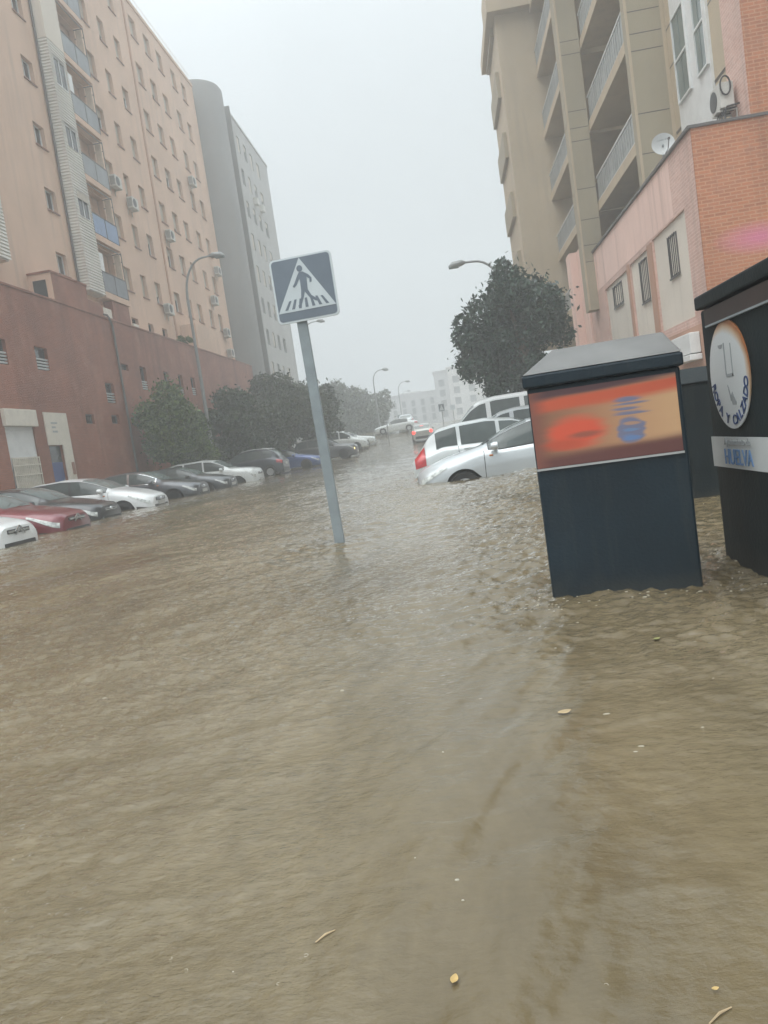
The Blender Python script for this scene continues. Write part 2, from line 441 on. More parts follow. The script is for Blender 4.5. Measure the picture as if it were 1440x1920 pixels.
# ------------------------------------------------------------------ terrain profile: the street rises away from the flood
def zw(y):
    """water level along the street"""
    y = np.asarray(y, float)
    q = .00121 * np.clip(y - 42, 0, 43) ** 2
    return q + np.clip(y - 85, 0, None) * .015
def zg(y):
    """road surface along the street"""
    y = np.asarray(y, float)
    return zw(y) - np.interp(y, [18, 30, 52, 60], [.47, .33, .06, .02])

# -- noise helpers (vectorised)
_perm = rng.permutation(256)
_val = rng.random(256)
def vnoise(x, y):
    xi = np.floor(x).astype(int); yi = np.floor(y).astype(int)
    xf = x - xi; yf = y - yi
    u = xf * xf * xf * (xf * (xf * 6 - 15) + 10); v = yf * yf * yf * (yf * (yf * 6 - 15) + 10)
    def h(a, b): return _val[_perm[(_perm[a & 255] + b) & 255]]
    a = h(xi, yi); b = h(xi + 1, yi); c = h(xi, yi + 1); d = h(xi + 1, yi + 1)
    return (a * (1 - u) + b * u) * (1 - v) + (c * (1 - u) + d * u) * v - .5
def fbm(x, y, o=4, g=.5):
    s = 0; a = 1
    for i in range(o):
        s = s + a * vnoise(x + 17.3 * i, y - 9.1 * i); x = x * 2.03; y = y * 2.03; a *= g
    return s

# ------------------------------------------------------------------ ground under the water
gm = MB()
ys = [-40, 0, 18, 24, 30, 40, 48, 54, 58, 62, 66, 70, 75, 80, 85, 100, 130, 300, 900]
for y in ys:
    z = float(zg(min(y, 130))) - .02
    gm.v += [(-900, y, z), (900, y, z)]
for i in range(len(ys) - 1):
    gm.f.append((2 * i, 2 * i + 1, 2 * i + 3, 2 * i + 2)); gm.m.append(0)
tag(gm.build('ground', M['asphalt']), kind='structure')

# ------------------------------------------------------------------ flood water
def water_mat():
    m, n, l, p = newmat('muddy_flood_water')
    tc = n.new('ShaderNodeTexCoord')
    mp = n.new('ShaderNodeMapping'); mp.inputs['Scale'].default_value = (1.0, .42, 1)
    mp.inputs['Rotation'].default_value = (0, 0, math.radians(18))
    l.new(tc.outputs['Object'], mp.inputs['Vector'])
    n1 = n.new('ShaderNodeTexNoise'); n1.inputs['Scale'].default_value = .8; n1.inputs['Detail'].default_value = 8
    l.new(mp.outputs['Vector'], n1.inputs['Vector'])
    r = ramp(n, [(.3, (.098, .075, .040)), (.5, (.138, .109, .062)), (.72, (.178, .147, .093))])
    l.new(n1.outputs['Fac'], r.inputs['Fac'])
    # suspended silt swirls
    n2 = n.new('ShaderNodeTexNoise'); n2.inputs['Scale'].default_value = 9; n2.inputs['Detail'].default_value = 9; n2.inputs['Roughness'].default_value = .7
    l.new(mp.outputs['Vector'], n2.inputs['Vector'])
    r2 = ramp(n, [(.3, (.90, .895, .88)), (.7, (1.08, 1.08, 1.08))]); l.new(n2.outputs['Fac'], r2.inputs['Fac'])
    mx = n.new('ShaderNodeMixRGB'); mx.blend_type = 'MULTIPLY'; mx.inputs['Fac'].default_value = 1
    l.new(r.outputs['Color'], mx.inputs['Color1']); l.new(r2.outputs['Color'], mx.inputs['Color2'])
    # fine sandy grain, patchy
    g1 = n.new('ShaderNodeTexNoise'); g1.inputs['Scale'].default_value = 34; g1.inputs['Detail'].default_value = 5; g1.inputs['Roughness'].default_value = .75
    gm_ = n.new('ShaderNodeMapping'); gm_.inputs['Scale'].default_value = (.6, 1.1, 1); gm_.inputs['Rotation'].default_value = (0, 0, math.radians(-14))
    l.new(tc.outputs['Object'], gm_.inputs['Vector']); l.new(gm_.outputs['Vector'], g1.inputs['Vector'])
    gr_ = ramp(n, [(.30, (.80, .79, .77)), (.5, (1, 1, 1)), (.72, (1.15, 1.15, 1.14))]); l.new(g1.outputs['Fac'], gr_.inputs['Fac'])
    gp = n.new('ShaderNodeTexNoise'); gp.inputs['Scale'].default_value = .9; gp.inputs['Detail'].default_value = 4; l.new(mp.outputs['Vector'], gp.inputs['Vector'])
    gq = ramp(n, [(.40, (.15, .15, .15)), (.58, (1, 1, 1))]); l.new(gp.outputs['Fac'], gq.inputs['Fac'])
    gx = n.new('ShaderNodeMixRGB'); gx.blend_type = 'MULTIPLY'; l.new(gq.outputs['Color'], gx.inputs['Fac']); l.new(mx.outputs['Color'], gx.inputs['Color1']); l.new(gr_.outputs['Color'], gx.inputs['Color2'])
    # silt drawn out in curving streaks by the current
    fm_ = n.new('ShaderNodeMapping'); fm_.inputs['Rotation'].default_value = (0, 0, math.radians(-24)); fm_.inputs['Scale'].default_value = (2.6, .42, 1)
    wv = n.new('ShaderNodeTexNoise'); wv.inputs['Scale'].default_value = .35; wv.inputs['Detail'].default_value = 2; l.new(tc.outputs['Object'], wv.inputs['Vector'])
    wm = n.new('ShaderNodeVectorMath'); wm.operation = 'MULTIPLY_ADD'; wm.inputs[1].default_value = (2.2, 2.2, 0); l.new(wv.outputs['Color'], wm.inputs[0]); l.new(tc.outputs['Object'], wm.inputs[2])
    l.new(wm.outputs['Vector'], fm_.inputs['Vector'])
    fs_ = n.new('ShaderNodeTexNoise'); fs_.inputs['Scale'].default_value = 1.5; fs_.inputs['Detail'].default_value = 6; fs_.inputs['Roughness'].default_value = .6; l.new(fm_.outputs['Vector'], fs_.inputs['Vector'])
    fr_ = ramp(n, [(.32, (.86, .855, .84)), (.5, (1, 1, 1)), (.70, (1.15, 1.15, 1.16))]); l.new(fs_.outputs['Fac'], fr_.inputs['Fac'])
    fx = n.new('ShaderNodeMixRGB'); fx.blend_type = 'MULTIPLY'; fx.inputs['Fac'].default_value = 1; l.new(gx.outputs['Color'], fx.inputs['Color1']); l.new(fr_.outputs['Color'], fx.inputs['Color2'])
    n.remove(p)
    silt = n.new('ShaderNodeBsdfDiffuse'); l.new(fx.outputs['Color'], silt.inputs['Color'])
    up = n.new('ShaderNodeCombineXYZ'); up.inputs['Z'].default_value = 1
    gnm = n.new('ShaderNodeNewGeometry'); un = n.new('ShaderNodeVectorMath'); un.operation = 'MULTIPLY_ADD'; un.inputs[1].default_value = (.30, .30, .30)
    l.new(gnm.outputs['Normal'], un.inputs[0]); l.new(up.outputs['Vector'], un.inputs[2])
    unn = n.new('ShaderNodeVectorMath'); unn.operation = 'NORMALIZE'; l.new(un.outputs['Vector'], unn.inputs[0]); l.new(unn.outputs['Vector'], silt.inputs['Normal'])
    film = n.new('ShaderNodeBsdfGlossy'); film.inputs['Roughness'].default_value = .06; film.inputs['Color'].default_value = (1, 1, 1, 1)
    fres = n.new('ShaderNodeFresnel'); fres.inputs['IOR'].default_value = 1.48
    lay = n.new('ShaderNodeMixShader'); l.new(fres.outputs['Fac'], lay.inputs['Fac']); l.new(silt.outputs['BSDF'], lay.inputs[1]); l.new(film.outputs['BSDF'], lay.inputs[2])
    l.new(lay.outputs['Shader'], n['Material Output'].inputs['Surface'])
    # small wind and rain ripples
    m3 = n.new('ShaderNodeMapping'); m3.inputs['Scale'].default_value = (.62, 1.0, 1); m3.inputs['Rotation'].default_value = (0, 0, math.radians(-12))
    l.new(tc.outputs['Object'], m3.inputs['Vector'])
    n3 = n.new('ShaderNodeTexNoise'); n3.inputs['Scale'].default_value = 22; n3.inputs['Detail'].default_value = 6; n3.inputs['Roughness'].default_value = .62
    l.new(m3.outputs['Vector'], n3.inputs['Vector'])
    # pocks of single drops
    v = n.new('ShaderNodeTexVoronoi'); v.inputs['Scale'].default_value = 9; l.new(m3.outputs['Vector'], v.inputs['Vector'])
    s3 = ramp(n, [(0, (1, 1, 1)), (.13, (0, 0, 0))]); l.new(v.outputs['Distance'], s3.inputs['Fac'])
    s5 = n.new('ShaderNodeMath'); s5.operation = 'MULTIPLY_ADD'; s5.inputs[1].default_value = .22
    l.new(s3.outputs['Color'], s5.inputs[0]); l.new(n3.outputs['Fac'], s5.inputs[2])
    # patches of rougher and smoother water
    n4 = n.new('ShaderNodeTexNoise'); n4.inputs['Scale'].default_value = .55; n4.inputs['Detail'].default_value = 3
    l.new(mp.outputs['Vector'], n4.inputs['Vector'])
    r4 = ramp(n, [(.38, (.15, .15, .15)), (.60, (1, 1, 1))]); l.new(n4.outputs['Fac'], r4.inputs['Fac'])
    b = n.new('ShaderNodeBump'); b.inputs['Distance'].default_value = .019
    l.new(r4.outputs['Color'], b.inputs['Strength']); l.new(s5.outputs[0], b.inputs['Height'])
    l.new(b.outputs['Normal'], film.inputs['Normal']); l.new(b.outputs['Normal'], fres.inputs['Normal'])
    return m

def wave_height(x, y):
    """relief of the running flood: chop, ridges drawn out along the current, a surge past the post and round the bins"""
    a = math.radians(20)
    s = x * math.cos(a) + y * math.sin(a); t = -x * math.sin(a) + y * math.cos(a)
    # current swerves: bend the coordinates
    s = s + .5 * vnoise(x * .35, y * .35); t = t + .5 * vnoise(x * .3 + 9, y * .3 + 4)
    calm = np.clip(.5 + 1.6 * fbm(x * .22 + 3.7, y * .16 + 1.2, 2), .0, 1.0)         # 0 = chop, 1 = smooth tongue
    tongue = np.exp(-((x + .45 + .13 * (y - 5)) / (.5 + .10 * y)) ** 2) * np.clip((10.5 - y) / 4, 0, 1)
    near = np.clip((3.6 - y) / 2.2, 0, 1)                                             # deep slack water before the kerb
    rough = np.exp(-((x - .35) / (1.5 + .12 * y)) ** 2) * np.clip((y - 2.2) / 1.6, 0, 1)   # shallow broken water along the bins
    calm = np.clip(calm * .45 + tongue + .6 * near - .35 * rough, 0, 1)
    big = .026 * fbm(s * .55, t * 1.0, 3)
    ridge = .020 * (1 - 2 * np.abs(fbm(s * 1.3 + 5, t * 2.8, 3)))
    c2, s2 = math.cos(math.radians(-9)), math.sin(math.radians(-9))
    p, q = x * c2 + y * s2, -x * s2 + y * c2                                           # wavelets lie across the street
    w1 = fbm(p * 3.1 + .4 * vnoise(p * 2, q * 2), q * 5.2, 4, .62)
    w2 = fbm(p * 9.5, q * 16, 3, .62)
    chop = .012 * w1 + .009 * (1 - 2.2 * np.abs(w2)) * (1 + .25 * rough) + .022 * rough * fbm(p * 11 + 7, q * 17, 3, .62)
    h = big + ridge * (1 - .45 * calm) + chop * (1 - .86 * calm)
    a2 = math.radians(24) + .35 * vnoise(x * .3 + 2, y * .3)                           # cords of current in the smooth tongue
    along, across = x * np.sin(a2) + y * np.cos(a2), x * np.cos(a2) - y * np.sin(a2)
    h = h + tongue * .011 * fbm(across * 6.5 + .5 * vnoise(x * 1.5, y * 1.5), along * .9, 3, .5)
    # standing water pushed up at the post, the nose of the silver car and the bins
    for (cx, cy, r, k) in ((-1.2, 7.05, .35, .035), (-.9, 14.4, .6, .05), (1.9, 13.3, 1.2, .10)):
        h = h + k * np.exp(-(((x - cx) ** 2 + (y - cy) ** 2) / r ** 2))
    # rings running out from whatever stands in the current
    for (cx, cy, lam, amp, reach) in ((-1.2, 7.18, .16, .007, .55), (.40, 3.82, .11, .004, .40), (1.05, 3.78, .10, .003, .30), (1.39, 4.3, .12, .004, .35), (-.7, 14.9, .28, .010, 1.1)):
        d = np.hypot(x - cx, y - cy)
        h = h + amp * np.cos(d * 2 * np.pi / lam) * np.exp(-d / reach)
    return h * np.clip(1.25 - y / 90, .45, 1)

NU, NV = 700, 1250
u = np.linspace(-1, 1, NU)
inner = np.abs(u) <= .86
q = np.where(inner, u / .86, np.sign(u) * (1 + ((np.abs(u) - .86) / .14) ** 3 * 40))
yv = np.concatenate([np.linspace(-12, .2, 24, endpoint=False), .2 + (np.exp(np.linspace(0, 1, NV - 24) * math.log(1 + 130 / .9)) - 1) * .9])
half = .8 + np.clip(yv, 0, None) * .66
X = np.clip(q[None, :] * half[:, None], -85, 85) - .04 * yv[:, None] * np.clip((1 - np.abs(u)) / .14, 0, 1)[None, :]
Y = np.repeat(yv[:, None], NU, 1)
Z = zw(Y) + wave_height(X, Y)
me = bpy.data.meshes.new('flood_water')
nv = NU * NV
me.vertices.add(nv)
me.vertices.foreach_set('co', np.stack([X, Y, Z], -1).reshape(-1).astype(np.float32))
ii = (np.arange(NV - 1)[:, None] * NU + np.arange(NU - 1)[None, :]).reshape(-1)
quads = np.stack([ii, ii + 1, ii + NU + 1, ii + NU], -1).reshape(-1)
nf = len(ii)
me.loops.add(nf * 4); me.loops.foreach_set('vertex_index', quads.astype(np.int32))
me.polygons.add(nf)
me.polygons.foreach_set('loop_start', (np.arange(nf) * 4).astype(np.int32))
me.polygons.foreach_set('loop_total', np.full(nf, 4, np.int32))
me.polygons.foreach_set('use_smooth', np.ones(nf, bool))
me.materials.append(water_mat())
me.update(calc_edges=True); me.validate()
water = bpy.data.objects.new('water', me); COL.objects.link(water)
tag(water, kind='structure')

# ------------------------------------------------------------------ wall and window builders
def wall_holes(mb, axis, c, n, u0, u1, z0, z1, holes, depth):
    """a wall sheet with real openings; axis 'x': plane X=c, u is Y; n = direction the wall faces"""
    P = (lambda u, z, d=0: (c - n * d, u, z)) if axis == 'x' else (lambda u, z, d=0: (u, c - n * d, z))
    us = sorted({u0, u1} | {round(v, 4) for h in holes for v in h[:2]}); zs = sorted({z0, z1} | {round(v, 4) for h in holes for v in h[2:4]})
    us = [v for v in us if u0 <= v <= u1]; zs = [v for v in zs if z0 <= v <= z1]
    H = [tuple(round(v, 4) for v in h[:4]) for h in holes]
    for a, b in zip(us[:-1], us[1:]):
        run = None
        for lo, hi in zip(zs[:-1], zs[1:]):
            mu, mz = (a + b) / 2, (lo + hi) / 2
            solid = not any(h[0] < mu < h[1] and h[2] < mz < h[3] for h in H)
            if solid: run = (run[0], hi) if run else (lo, hi)
            if run and (not solid or hi == zs[-1]):
                mb.quad(P(a, run[0]), P(b, run[0]), P(b, run[1]), P(a, run[1])); run = None
    for (a, b, lo, hi) in H:
        mb.quad(P(a, lo), P(a, hi), P(a, hi, depth), P(a, lo, depth)); mb.quad(P(b, lo), P(b, hi), P(b, hi, depth), P(b, lo, depth))
        mb.quad(P(a, lo), P(b, lo), P(b, lo, depth), P(a, lo, depth)); mb.quad(P(a, hi), P(b, hi), P(b, hi, depth), P(a, hi, depth))

def abox(mb, axis, c, n, u0, u1, z0, z1, d0, d1):
    """box on a wall: d measured inward from the wall plane (negative = proud of it)"""
    if axis == 'x': mb.box(c - n * d0, c - n * d1, u0, u1, z0, z1)
    else: mb.box(u0, u1, c - n * d0, c - n * d1, z0, z1)
    return mb

def window(root, org, axis, c, n, u0, u1, z0, z1, depth=.24, shut=0.0, frame='alu', bars=1, sill=True, fw=.05, pane='glass', slatted=True):
    fm = MB(); d = depth - .08
    abox(fm, axis, c, n, u0, u0 + fw, z0, z1, d, depth); abox(fm, axis, c, n, u1 - fw, u1, z0, z1, d, depth)
    abox(fm, axis, c, n, u0 + fw, u1 - fw, z0, z0 + fw, d, depth); abox(fm, axis, c, n, u0 + fw, u1 - fw, z1 - fw, z1, d, depth)
    for k in range(bars):
        m = u0 + (u1 - u0) * (k + 1) / (bars + 1)
        abox(fm, axis, c, n, m - fw * .4, m + fw * .4, z0 + fw, z1 - fw, d + .01, depth - .005)
    w = fm.build('window', M[frame], root, org)
    g = MB(); abox(g, axis, c, n, u0 + .01, u1 - .01, z0 + .01, z1 - .01, d + .045, depth + .02)
    g.build('pane', M[pane], w, (0, 0, 0) if False else org)
    if shut > 0:
        s = MB(); zb = z1 - (z1 - z0) * shut
        if slatted:
            k = max(3, int((z1 - zb) / .1)); st = (z1 - zb) / k
            for i in range(k):
                abox(s, axis, c, n, u0 + .015, u1 - .015, zb + i * st + .008, zb + (i + 1) * st - .006, d - .03, d - .008)
            abox(s, axis, c, n, u0 + .012, u1 - .012, zb, z1, d - .022, d - .004)
        else: abox(s, axis, c, n, u0 + .015, u1 - .015, zb, z1, d - .03, d - .005)
        s.build('shutter', M['shutter'], w, org)
    if sill:
        s = MB(); abox(s, axis, c, n, u0 - .06, u1 + .06, z0 - .05, z0 + .004, -.06, d - .01)
        s.build('sill', M['coping'] if sill == 'dark' else M['clay_coping'], w, org)
    return w

def cladding(mb, axis, c, n, u0, u1, z0, z1, pitch=.14, amp=.035, holes=()):
    """horizontal ribbed sheet: saw-tooth boards"""
    P = (lambda u, z, d: (c - n * d, u, z)) if axis == 'x' else (lambda u, z, d: (u, c - n * d, z))
    k = int(round((z1 - z0) / pitch)); st = (z1 - z0) / k
    for i in range(k):
        a, b = z0 + i * st, z0 + (i + 1) * st
        segs = [(u0, u1)]
        for h in holes:
            if h[2] < (a + b) / 2 < h[3]:
                segs = [q for s in segs for q in ((s[0], h[0]), (h[1], s[1])) if q[1] - q[0] > .01]
        for (p, r) in segs:
            mb.quad(P(p, a, -amp), P(r, a, -amp), P(r, b - st * .25, 0), P(p, b - st * .25, 0))
            mb.quad(P(p, b - st * .25, 0), P(r, b - st * .25, 0), P(r, b, -amp), P(p, b, -amp))

def air_con(loc, face, label, w=.85, h=.62, group='air conditioners on the left building'):
    """outdoor unit on brackets; face 'x': hung on a wall that faces +X"""
    t = empty('air_conditioner', loc); tag(t, label, 'air conditioner', group)
    a = MB(); a.box(.08, .42, -w / 2, w / 2, 0, h); a.build('casing', M['ac'], t, bevel=.015)
    g = MB(); g.lathe([(.24, .421), (.24, .432), (.02, .436)], 'x', (0, -.12, h / 2), 20)
    g.build('fan_grille', M['ac_dark'], t)
    v = MB()
    for k in range(7): v.box(.12 + k * .04, .14 + k * .04, -w / 2 - .006, -w / 2 + .002, .08, h - .08)
    v.build('side_vent', M['ac_dark'], t)
    for y in (-w * .32, w * .32):
        b = MB(); b.box(0, .46, y - .02, y + .02, -.05, -.005); b.box(0, .03, y - .02, y + .02, -.32, -.05)
        b.build('bracket', M['ac'], t)
    if face == '-y': t.rotation_euler = (0, 0, -math.pi / 2)
    if face == '-x': t.rotation_euler = (0, 0, math.pi)
    return t

# ================================================================== LEFT APARTMENT BUILDING (peach, over a brown brick podium)
FL, PL = -16.5, -15.5                       # upper facade plane, podium plane
LB = (-16.0, 44.0, -.5)
lb = empty('apartment_building', LB)
tag(lb, 'tall peach apartment block with ribbed cream bay and balconies above a brown brick base', 'building')
ST = 2.85
cols = [(41.5, 42.45), (43.8, 44.62), (45.95, 46.85), (49.15, 50.2), (51.45, 52.5), (53.65, 54.65), (56.35, 57.3), (58.55, 59.5)]
holes = []; wins = []
for k in range(7):
    zt = 12.45 + ST * k
    for ci, (a, b) in enumerate(cols):
        if zt > 29.8: continue
        holes.append((a, b, zt - 1.3, zt)); wins.append((a, b, zt - 1.3, zt, ci, k))
for k in range(7):
    zt = 11.5 + ST * k
    holes.append((34.05, 35.0, zt - 1.0, zt)); wins.append((34.05, 35.0, zt - 1.0, zt, 'w', k))
for (a, b) in cols[:3]:
    holes.append((a, b - .05, 8.7, 9.68)); wins.append((a, b - .05, 8.7, 9.68, 'l', 0))
bal = []
for k in range(7):
    z0 = 10.25 + ST * k; z1 = z0 + 2.5
    if z1 > 30.2: break
    bal.append((z0, z1)); holes.append((37.5, 40.35, z0, z1))
m = MB()
wall_holes(m, 'x', FL, 1, 16, 61.5, 7.5, 30.4, holes, .3)
m.box(FL - .3 - 9, FL - .31, 16, 61.49, 7.5, 30.35)           # body behind
m.box(FL - .4, FL + .06, 16, 61.5, 30.4, 30.62)              # roof kerb
m.quad((FL, 61.5, 7.5), (FL - 9, 61.5, 7.5), (FL - 9, 61.5, 30.4), (FL, 61.5, 30.4))
m.quad((FL, 16, 7.5), (FL - 9, 16, 7.5), (FL - 9, 16, 30.4), (FL, 16, 30.4))
lwall = m.build('wall', M['peach'], lb, LB)
j = MB(); j.box(FL, FL + .05, 48.3, 48.52, 8.7, 30.3)
j.build('expansion_joint', M['terracotta'], lb, LB)
r = MB()
for y in np.arange(17, 61.5, 1.5): r.box(FL - .14, FL - .11, y, y + .03, 30.62, 31.3)
r.box(FL - .14, FL - .11, 16, 61.5, 31.3, 31.34); r.box(FL - .14, FL - .11, 16, 61.5, 30.95, 30.98)
r.build('roof_railing', M['white_metal'], lb, LB)
rs = random.Random(3)
for (a, b, z0, z1, ci, k) in wins:
    if ci == 'w': window(lb, LB, 'x', FL, 1, a, b, z0, z1, .26, 0, 'white_metal', 1)
    elif ci == 'l': window(lb, LB, 'x', FL, 1, a, b, z0, z1, .26, 0, 'black_plastic', 0, sill=False)
    else:
        s = rs.choice([.75, .85, 1, 1, .8, .6, .9, .35])
        window(lb, LB, 'x', FL, 1, a, b, z0, z1, .29, s, 'white_metal', 1)
# ribbed bay in front of the facade
by0, by1, bx = 35.8, 37.45, -16.0
bh = [(36.15, 37.3, 13.55, 14.75), (36.15, 37.3, 16.7, 17.8), (36.15, 37.3, 19.6, 20.9)]
m = MB()
cladding(m, 'x', bx, 1, by0, by1, 10.05, 21.5, holes=bh)
cladding(m, 'y', by0, -1, FL, bx + .03, 10.05, 21.5)
m.box(FL, bx - .06, by0 + .05, by1, 10.0, 21.5)
bay = m.build('ribbed_bay', M['clad'], lb, LB)
m = MB(); m.box(FL - .02, bx + .02, by0 - .02, by1, 21.5, 30.3)
m.build('plain_bay', M['grey_panel'], lb, LB)
for h in bh: 
    window(bay, LB, 'x', bx + .035, 1, h[0], h[1], h[2], h[3], .12, .3 if h[2] < 15 else 0, 'white_metal', 1, sill=False)
# ribbed bay at the near end
m = MB()
b0 = [(26.6, 28.9, 11.3, 12.5), (26.6, 28.9, 14.0, 15.3), (26.6, 28.9, 16.9, 18.2)]
cladding(m, 'x', bx, 1, 25.5, 29.25, 9.95, 18.9, holes=b0)
cladding(m, 'y', 25.5, -1, FL, bx, 9.95, 18.9)
m.box(FL, bx - .06, 25.55, 29.2, 9.9, 18.9)
m.box(FL, bx, 25.5, 29.25, 18.9, 30.3)
bay2 = m.build('ribbed_bay', M['clad'], lb, LB)
for h in b0: window(bay2, LB, 'x', bx + .035, 1, h[0], h[1], h[2], h[3], .12, 0, 'white_metal', 2, sill=False)
# balconies
railm = ['rail_grey', 'rail_blue', 'rail_slate', 'rail_slate', 'rail_slate', 'rail_slate', 'rail_slate']
for k, (z0, z1) in enumerate(bal):
    m = MB()
    m.box(FL - 1.3, bx + .02, 37.46, 40.34, z0 - .30, z0 - .002)
    s = m.build('balcony', M['peach'], lb, LB)
    m = MB(); m.box(FL - 1.35, FL - 1.25, 37.5, 40.35, z0, z1); m.box(FL - 1.25, FL - .302, 37.46, 37.5, z0, z1); m.box(FL - 1.25, FL - .302, 40.34, 40.38, z0, z1)
    m.box(FL - 1.2, FL - .31, 37.5, 40.34, z1 - .05, z1 - .01)
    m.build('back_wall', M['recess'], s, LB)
    m = MB(); m.box(FL - 1.25, FL - 1.2, 38.2, 39.6, z0, z0 + 2.05)
    m.build('balcony_door', M['glass'], s, LB)
    m = MB()
    m.box(bx - .03, bx, 37.5, 38.88, z0 + .05, z0 + .98); m.box(bx - .03, bx, 38.92, 40.3, z0 + .05, z0 + .98)
    m.box(FL, bx - .03, 40.27, 40.3, z0 + .05, z0 + .98)
    m.build('railing_panel', M[railm[k]], s, LB)
    m = MB()
    m.box(bx - .045, bx + .015, 37.47, 40.33, z0 + .98, z0 + 1.03)
    for y in (37.48, 38.89, 40.29): m.box(bx - .02, bx + .012, y, y + .035, z0, z0 + .98)
    m.box(bx - .03, bx, 40.27, 40.31, z0 + 1.03, z1 - .02); m.box(FL, bx, 40.27, 40.31, z1 - .06, z1 - .02); m.box(FL, bx, 40.27, 40.31, z1 - .5, z1 - .47)
    m.box(bx - .03, bx, 37.5, 40.3, z1 - .14, z1 - .10)
    m.build('handrail', M['coping'], s, LB)
    if k in (0, 1, 2, 3, 4):
        m = MB(); m.box(FL + .1, bx - .08, 40.22, 40.25, z0 + (.9 if k else 1.0), z1 - .1)
        m.build('curtain', M['curtain'], s, LB)
    if k in (0, 3):
        m = MB(); m.box(bx - .07, bx - .045, 37.55, 38.0, z0 + .75, z0 + 1.95)
        m.build('white_panel', M['white_metal'], s, LB)
    if k == 1:
        m = MB(); m.cbox((FL - .2, 38.5, z0 + 1.1), (.2, .5, .5))
        m.build('laundry', M['poster_red'], s, LB)
# podium
ph = [(26.0, 26.9, 5.62, 6.55), (28.83, 29.78, 5.62, 6.53), (34.5, 35.4, 4.55, 5.5), (38.9, 39.7, 5.4, 6.62), (42.2, 43.0, 5.4, 6.62), (44.5, 45.2, 5.4, 6.62), (46.65, 47.4, 5.5, 6.62),
      (32.05, 32.85, 3.55, 3.98), (34.6, 35.4, 3.58, 4.0), (36.75, 37.6, 3.55, 3.95), (36.65, 37.5, 6.25, 6.56)]
doors = [(25.85, 27.75, .3, 3.4), (28.6, 29.62, .3, 2.66), (23.2, 25.0, .3, 3.2)]
m = MB()
wall_holes(m, 'x', PL, 1, 14, 69.0, -1, 8.6, ph + doors, .28)
m.box(FL - 1, PL - .29, 14, 69, -1, 8.58)
m.box(PL - .25, PL + .04, 14, 69.0, 8.6, 8.68)
m.box(FL, PL - .001, 31.2, 34.3, 8.68, 9.82); m.box(FL, PL + .03, 31.12, 34.35, 9.82, 9.9)
m.box(FL, PL - .12, 34.3, 36.0, 8.68, 9.3)
podium = m.build('brick_podium', M['brown_brick'], lb, LB)
for bb in ((FL, PL - .003, 31.17, 31.197, 8.69, 9.815), (FL, PL - .02, 49.4, 54.2, 8.69, 10.3)):
    m = MB(); m.box(*bb); m.build('terrace_hut', M['peach'], lb, LB)
m = MB(); m.box(FL, PL - .55, 38.2, 40.2, 8.69, 9.92); m.build('terrace_wall', M['brown_brick'], lb, LB)
m = MB(); m.box(FL + .2, PL - .25, 31.14, 31.168, 8.8, 9.55)
m.build('hut_louvre', M['dark'], lb, LB)
for bb in ((FL + .05, PL - .4, 36.3, 37.6, 8.69, 9.35), (FL + .6, PL - .3, 39.9, 40.6, 8.69, 9.0)):
    m = MB(); m.box(*bb); m.build('terrace_cabinet', M['awn'], lb, LB, bevel=.02)
for i, h in enumerate(ph):
    if i < 7:
        w = window(lb, LB, 'x', PL, 1, *h, .22, 0, 'coping', 0, sill=False)
        s = MB(); k = 4
        for q in range(k): abox(s, 'x', PL, 1, h[0] + .03, h[1] - .03, h[2] + .05 + q * .12, h[2] + .11 + q * .12, .03, .08)
        s.build('louvre', M['alu'], w, LB)
    else:
        window(lb, LB, 'x', PL, 1, *h, .2, 0, 'coping', 0, sill=False)
# shop front: roller shutter below a sheet-metal box, security gate
m = MB(); abox(m, 'x', PL, 1, 25.75, 27.85, 3.38, 4.0, -.16, -.002); m.build('shutter_box', M['awn'], lb, LB, bevel=.02)
m = MB(); k = 24
for i in range(k): abox(m, 'x', PL, 1, 25.87, 27.73, 1.9 + i * 1.5 / k, 1.9 + (i + 1) * 1.5 / k - .012, .05, .09)
abox(m, 'x', PL, 1, 25.86, 27.74, .3, 3.39, .09, .12); m.build('roller_shutter', M['white_metal'], lb, LB)
m = MB()
for i in range(15): abox(m, 'x', PL, 1, 25.95 + i * .125, 25.98 + i * .125, .3, 2.25, -.03, 0)
for z in (.5, 1.05, 1.6, 1.95, 2.22): abox(m, 'x', PL, 1, 25.9, 27.74, z, z + .04, -.035, -.005)
abox(m, 'x', PL, 1, 26.0, 27.65, .3, 2.2, .02, .04)
m.build('security_gate', M['awn'], lb, LB)
m = MB(); abox(m, 'x', PL, 1, 23.2, 25.0, .3, 3.2, .08, .14); m.build('roller_shutter', M['awn'], lb, LB)
# beige door surround with its blue door
m = MB(); abox(m, 'x', PL, 1, 28.55, 30.3, 2.67, 3.95, -.05, -.002); abox(m, 'x', PL, 1, 29.62, 30.3, .3, 2.67, -.05, -.002)
sur = m.build('door_surround', M['awn'], lb, LB)
m = MB()
for i, (z, a, b) in enumerate(((3.5, 28.95, 29.42), (3.33, 28.98, 29.28), (3.16, 29.0, 29.36))):
    y = a
    while y < b:
        w_ = rs.uniform(.03, .07); abox(m, 'x', PL, 1, y, min(y + w_, b), z, z + .075, -.056, -.05); y += w_ + .02
m.build('worn_lettering', M['text_grey'], sur, LB)
m = MB(); abox(m, 'x', PL, 1, 30.02, 30.2, 1.45, 1.95, -.09, -.05); m.build('letter_box', M['clay_coping'], sur, LB)
m = MB(); abox(m, 'x', PL, 1, 28.62, 29.6, .3, 2.0, .1, .16); d = m.build('door', M['blue_door'], lb, LB)
m = MB(); abox(m, 'x', PL, 1, 28.62, 29.6, 2.0, 2.64, .1, .15); m.build('transom', M['glass'], d, LB)
m = MB(); abox(m, 'x', PL, 1, 29.4, 29.45, .8, 1.3, .04, .1); m.build('handle', M['chrome'], d, LB)
